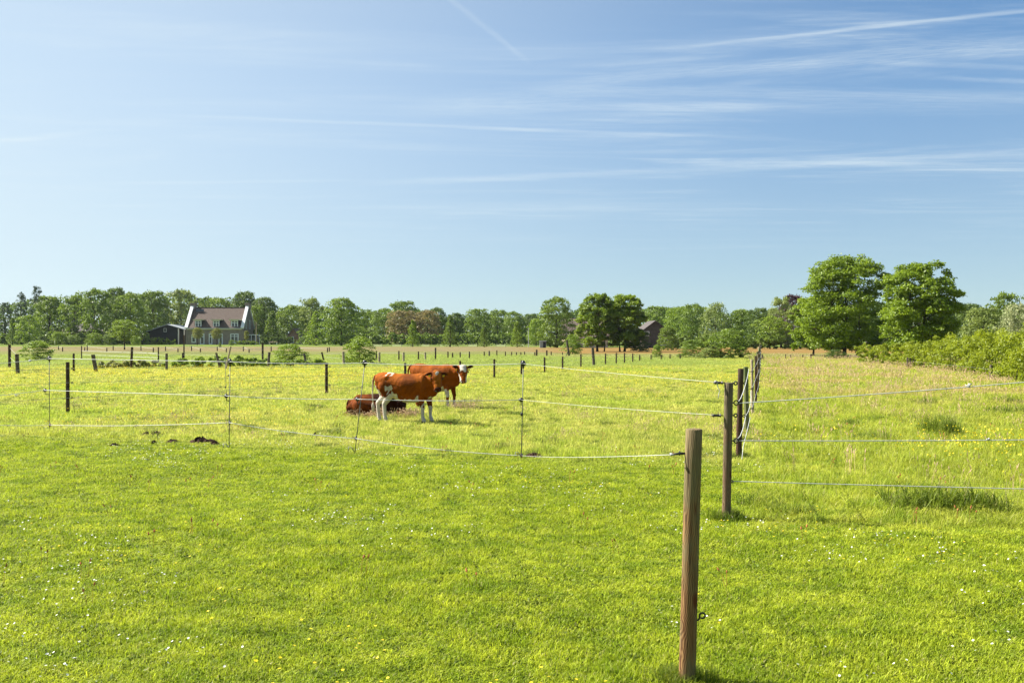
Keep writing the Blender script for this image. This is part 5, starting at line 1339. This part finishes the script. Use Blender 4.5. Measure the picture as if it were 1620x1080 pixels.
s = np.clip((Y / 18) ** .75, .9, 3.2) * rng.uniform(.8, 1.3, len(X)); hz = np.clip((1 + .5 * fn(X, Y, .7, 1) + .35 * fn(X, Y, 2.9, 4)) * rng.uniform(.6, 1.5, len(X)), .35, 2.6)
scatter('pasture_grass', np.stack([X, Y, gh(X, Y)], 1), np.stack([s, s, hz], 1), mid, 'grazed yellow green grass of the paddock around the cattle', 'grass', 3)
mead = [clump('meadow_tuft', 300 + i, 34, .15, .05, .24, .006, BM, .6) for i in range(6)]
X, Y = sample(rng, 75000, 8, 95, 1.5, 4.0); k = (~infront(X, Y)) & isright(X, Y); X, Y = X[k], Y[k]
s = np.clip((Y / 14) ** .7, .9, 3.0) * rng.uniform(.8, 1.3, len(X)); hz = np.clip((.50 + .26 * fn(X, Y, .6, 3) + .25 * fn(X, Y, 2.3, 1)) * rng.uniform(.6, 1.4, len(X)) * np.clip((Y - 7) / 6, .35, 1.15), .2, 2.2)
scatter('meadow_grass', np.stack([X, Y, gh(X, Y)], 1), np.stack([s, s, hz], 1), mead, 'taller uncut meadow grass right of the long fence', 'grass', 4)
# seed heads
sd_ = [seedhead('seed_tuft', 400 + i, 9, .22, .22, .42, SD) for i in range(4)]
X, Y = sample(rng, 9000, 12, 95, 1.2, 4.0); k = isright(X, Y) & (fn(X, Y, .5, 5) > -.25) & (rng.random(len(X)) < np.clip((Y - 15) / 28, .03, 1)); X, Y = X[k], Y[k]
s = rng.uniform(.7, 1.2, len(X)) * np.clip(Y / 30, .9, 1.8)
scatter('seed_heads', np.stack([X, Y, gh(X, Y)], 1), np.stack([s, s, rng.uniform(.6, 1.1, len(X))], 1), sd_, 'pinkish grass seed heads in the tall meadow', 'grass', 5)
X, Y = sample(rng, 3600, 15, 60, 1.2, 2.0); k = ~isright(X, Y) & ~infront(X, Y) & (fn(X, Y, .55, 9) > .25); X, Y = X[k], Y[k]
# taller dry stalks by the lying cow
xx = np.concatenate([rng.uniform(-3.9, -2.2, 60), rng.uniform(-1.6, -.9, 30)]); yy = np.concatenate([rng.uniform(23.1, 23.6, 60), rng.uniform(25.6, 26.4, 30)])
X = np.concatenate([X, xx]); Y = np.concatenate([Y, yy])
scatter('paddock_stalks', np.stack([X, Y, gh(X, Y)], 1), np.stack([np.full(len(X), .8)] * 2 + [rng.uniform(.3, .6, len(X))], 1), sd_, 'sparse pale dry stalks in the paddock around the cattle', 'grass', 6)
# tussocks
POSTS_AT = [(gx(1086, 5.47), 5.47), (gx(1149, 10.43), 10.43), (gx(1168.5, 15.67), 15.67), (4.76, 20.3)]
tus = [clump('tussock', 500 + i, 260, .30, .12, .42, .008, BT, .75) for i in range(3)]
tp = [(1492, 690, 1.1, 1.3), (1484, 688, 1.2, 1.15), (1500, 689, .8, .95), (1380, 697, 1.1, .6), (1365, 698, .8, .5), (1600, 655, 1.2, .8), (1575, 652, 1.0, .6), (1458, 640, 1.4, .6), (1340, 672, 1.0, .5), (1450, 805, 1.3, .7), (1490, 802, 1.6, .85), (1530, 806, 1.4, .75), (1562, 808, 1.0, .5), (1435, 808, .7, .5), (1490, 617, 1.6, .5), (1260, 630, 1.3, .5), (1212, 655, 1.0, .45), (1590, 635, 1.5, .6), (1250, 812, .9, .3), (1200, 800, .8, .4), (1158, 822, .5, .3)]
pt = [(gx(a, gY(b)), gY(b)) for a, b, c, d in tp]; pr_ = random.Random(8)
for x_, y_ in POSTS_AT:
    for _ in range(7):
        a_ = pr_.uniform(0, 6.28); pt.append((x_ + .10 * math.cos(a_), y_ + .08 * math.sin(a_))); tp.append((0, 0, pr_.uniform(.22, .4), pr_.uniform(.18, .42)))
pt = np.array(pt)
scatter('tussocks', np.stack([pt[:, 0], pt[:, 1], gh(pt[:, 0], pt[:, 1])], 1), np.array([(c, c, d) for _, _, c, d in tp]), tus, 'dark green tall tussocks dotted over the meadow', 'grass', 7)
X, Y = sample(rng, 900, 16, 60, 1.0, 2.0); k = ~infront(X, Y); X, Y = X[k], Y[k]
scatter('weed_clumps', np.stack([X, Y, gh(X, Y)], 1), np.stack([rng.uniform(.3, .9, len(X))] * 2 + [rng.uniform(.12, .32, len(X))], 1), tus, 'darker weedy clumps in the grazed paddock', 'grass', 8)
# flowers
bc = [flowers('buttercup_tuft', 600 + i, 9, .35, .06, .16, .011, YEL) for i in range(3)]
X, Y = sample(rng, 1500, 5, 20, .6, 1.5); k = fn(X, Y, .8, 2) > .35; X, Y = X[k], Y[k]; z = np.full(len(X), .55)
bcs = [flowers('buttercup_single', 620 + i, 2, .18, .04, .09, .010, YEL) for i in range(3)]
scatter('lawn_buttercups', np.stack([X, Y, gh(X, Y)], 1), np.stack([np.ones(len(X))] * 2 + [z], 1), bcs, 'scattered yellow buttercups in the foreground lawn', 'flowers', 9)
X1, Y1_ = sample(rng, 4200, 20, 62, .6, 2.0); k = ~isright(X1, Y1_) & (fn(X1, Y1_, .33, 7) + (Y1_ > 34) * .55 + (X1 < -4) * .35 > .55); X1, Y1_ = X1[k], Y1_[k]
X2 = rng.normal(gx(1540, 16.5), 1.3, 60); Y2_ = rng.normal(16.2, 1.1, 60)
X3 = np.concatenate([X1, X2]); Y3_ = np.concatenate([Y1_, Y2_]); sc_ = np.clip(Y3_ / 28, 1, 1.7)
scatter('paddock_buttercups', np.stack([X3, Y3_, gh(X3, Y3_)], 1), np.stack([sc_, sc_, np.where(Y3_ < 20, 2.2, 1.4)], 1), bc, 'drifts of yellow buttercups across the paddock and meadow', 'flowers', 10)
dz_ = [flowers('daisy_tuft', 700 + i, 3, .25, .03, .06, .0075, WH) for i in range(3)]
X, Y = sample(rng, 1900, 5.5, 20, .5, 1.5); k = (fn(X, Y, .7, 11) > .12); X, Y = X[k], Y[k]
scatter('lawn_daisies', np.stack([X, Y, gh(X, Y)], 1), np.ones((len(X), 3)), dz_, 'small white daisies sprinkled over the foreground lawn', 'flowers', 11)
sr = [seedhead('sorrel_tuft', 800 + i, 2, .05, .10, .22, RUST) for i in range(2)]
X, Y = sample(rng, 110, 7, 24, .5, 1.5)
scatter('sorrel', np.stack([X, Y, gh(X, Y)], 1), np.ones((len(X), 3)), sr, 'few rusty sorrel stalks among the grass', 'wild plants', 12)

# ------------------------------------------------------------------ haze
hm, ht, ho = mat_new('haze')
pv = ht.new('ShaderNodeVolumePrincipled'); pv.inputs['Color'].default_value = (0.80, 0.90, 1.0, 1); pv.inputs['Density'].default_value = 0.00006
pv.inputs['Anisotropy'].default_value = 0.2
ht.l.new(pv.outputs[0], ho.inputs['Volume'])
hz_ = MB().box(-700, 700, -450, 900, -1.0, 40).obj('haze', hm); tag(hz_, 'thin pale daylight haze over the whole field', 'haze', kind='stuff')
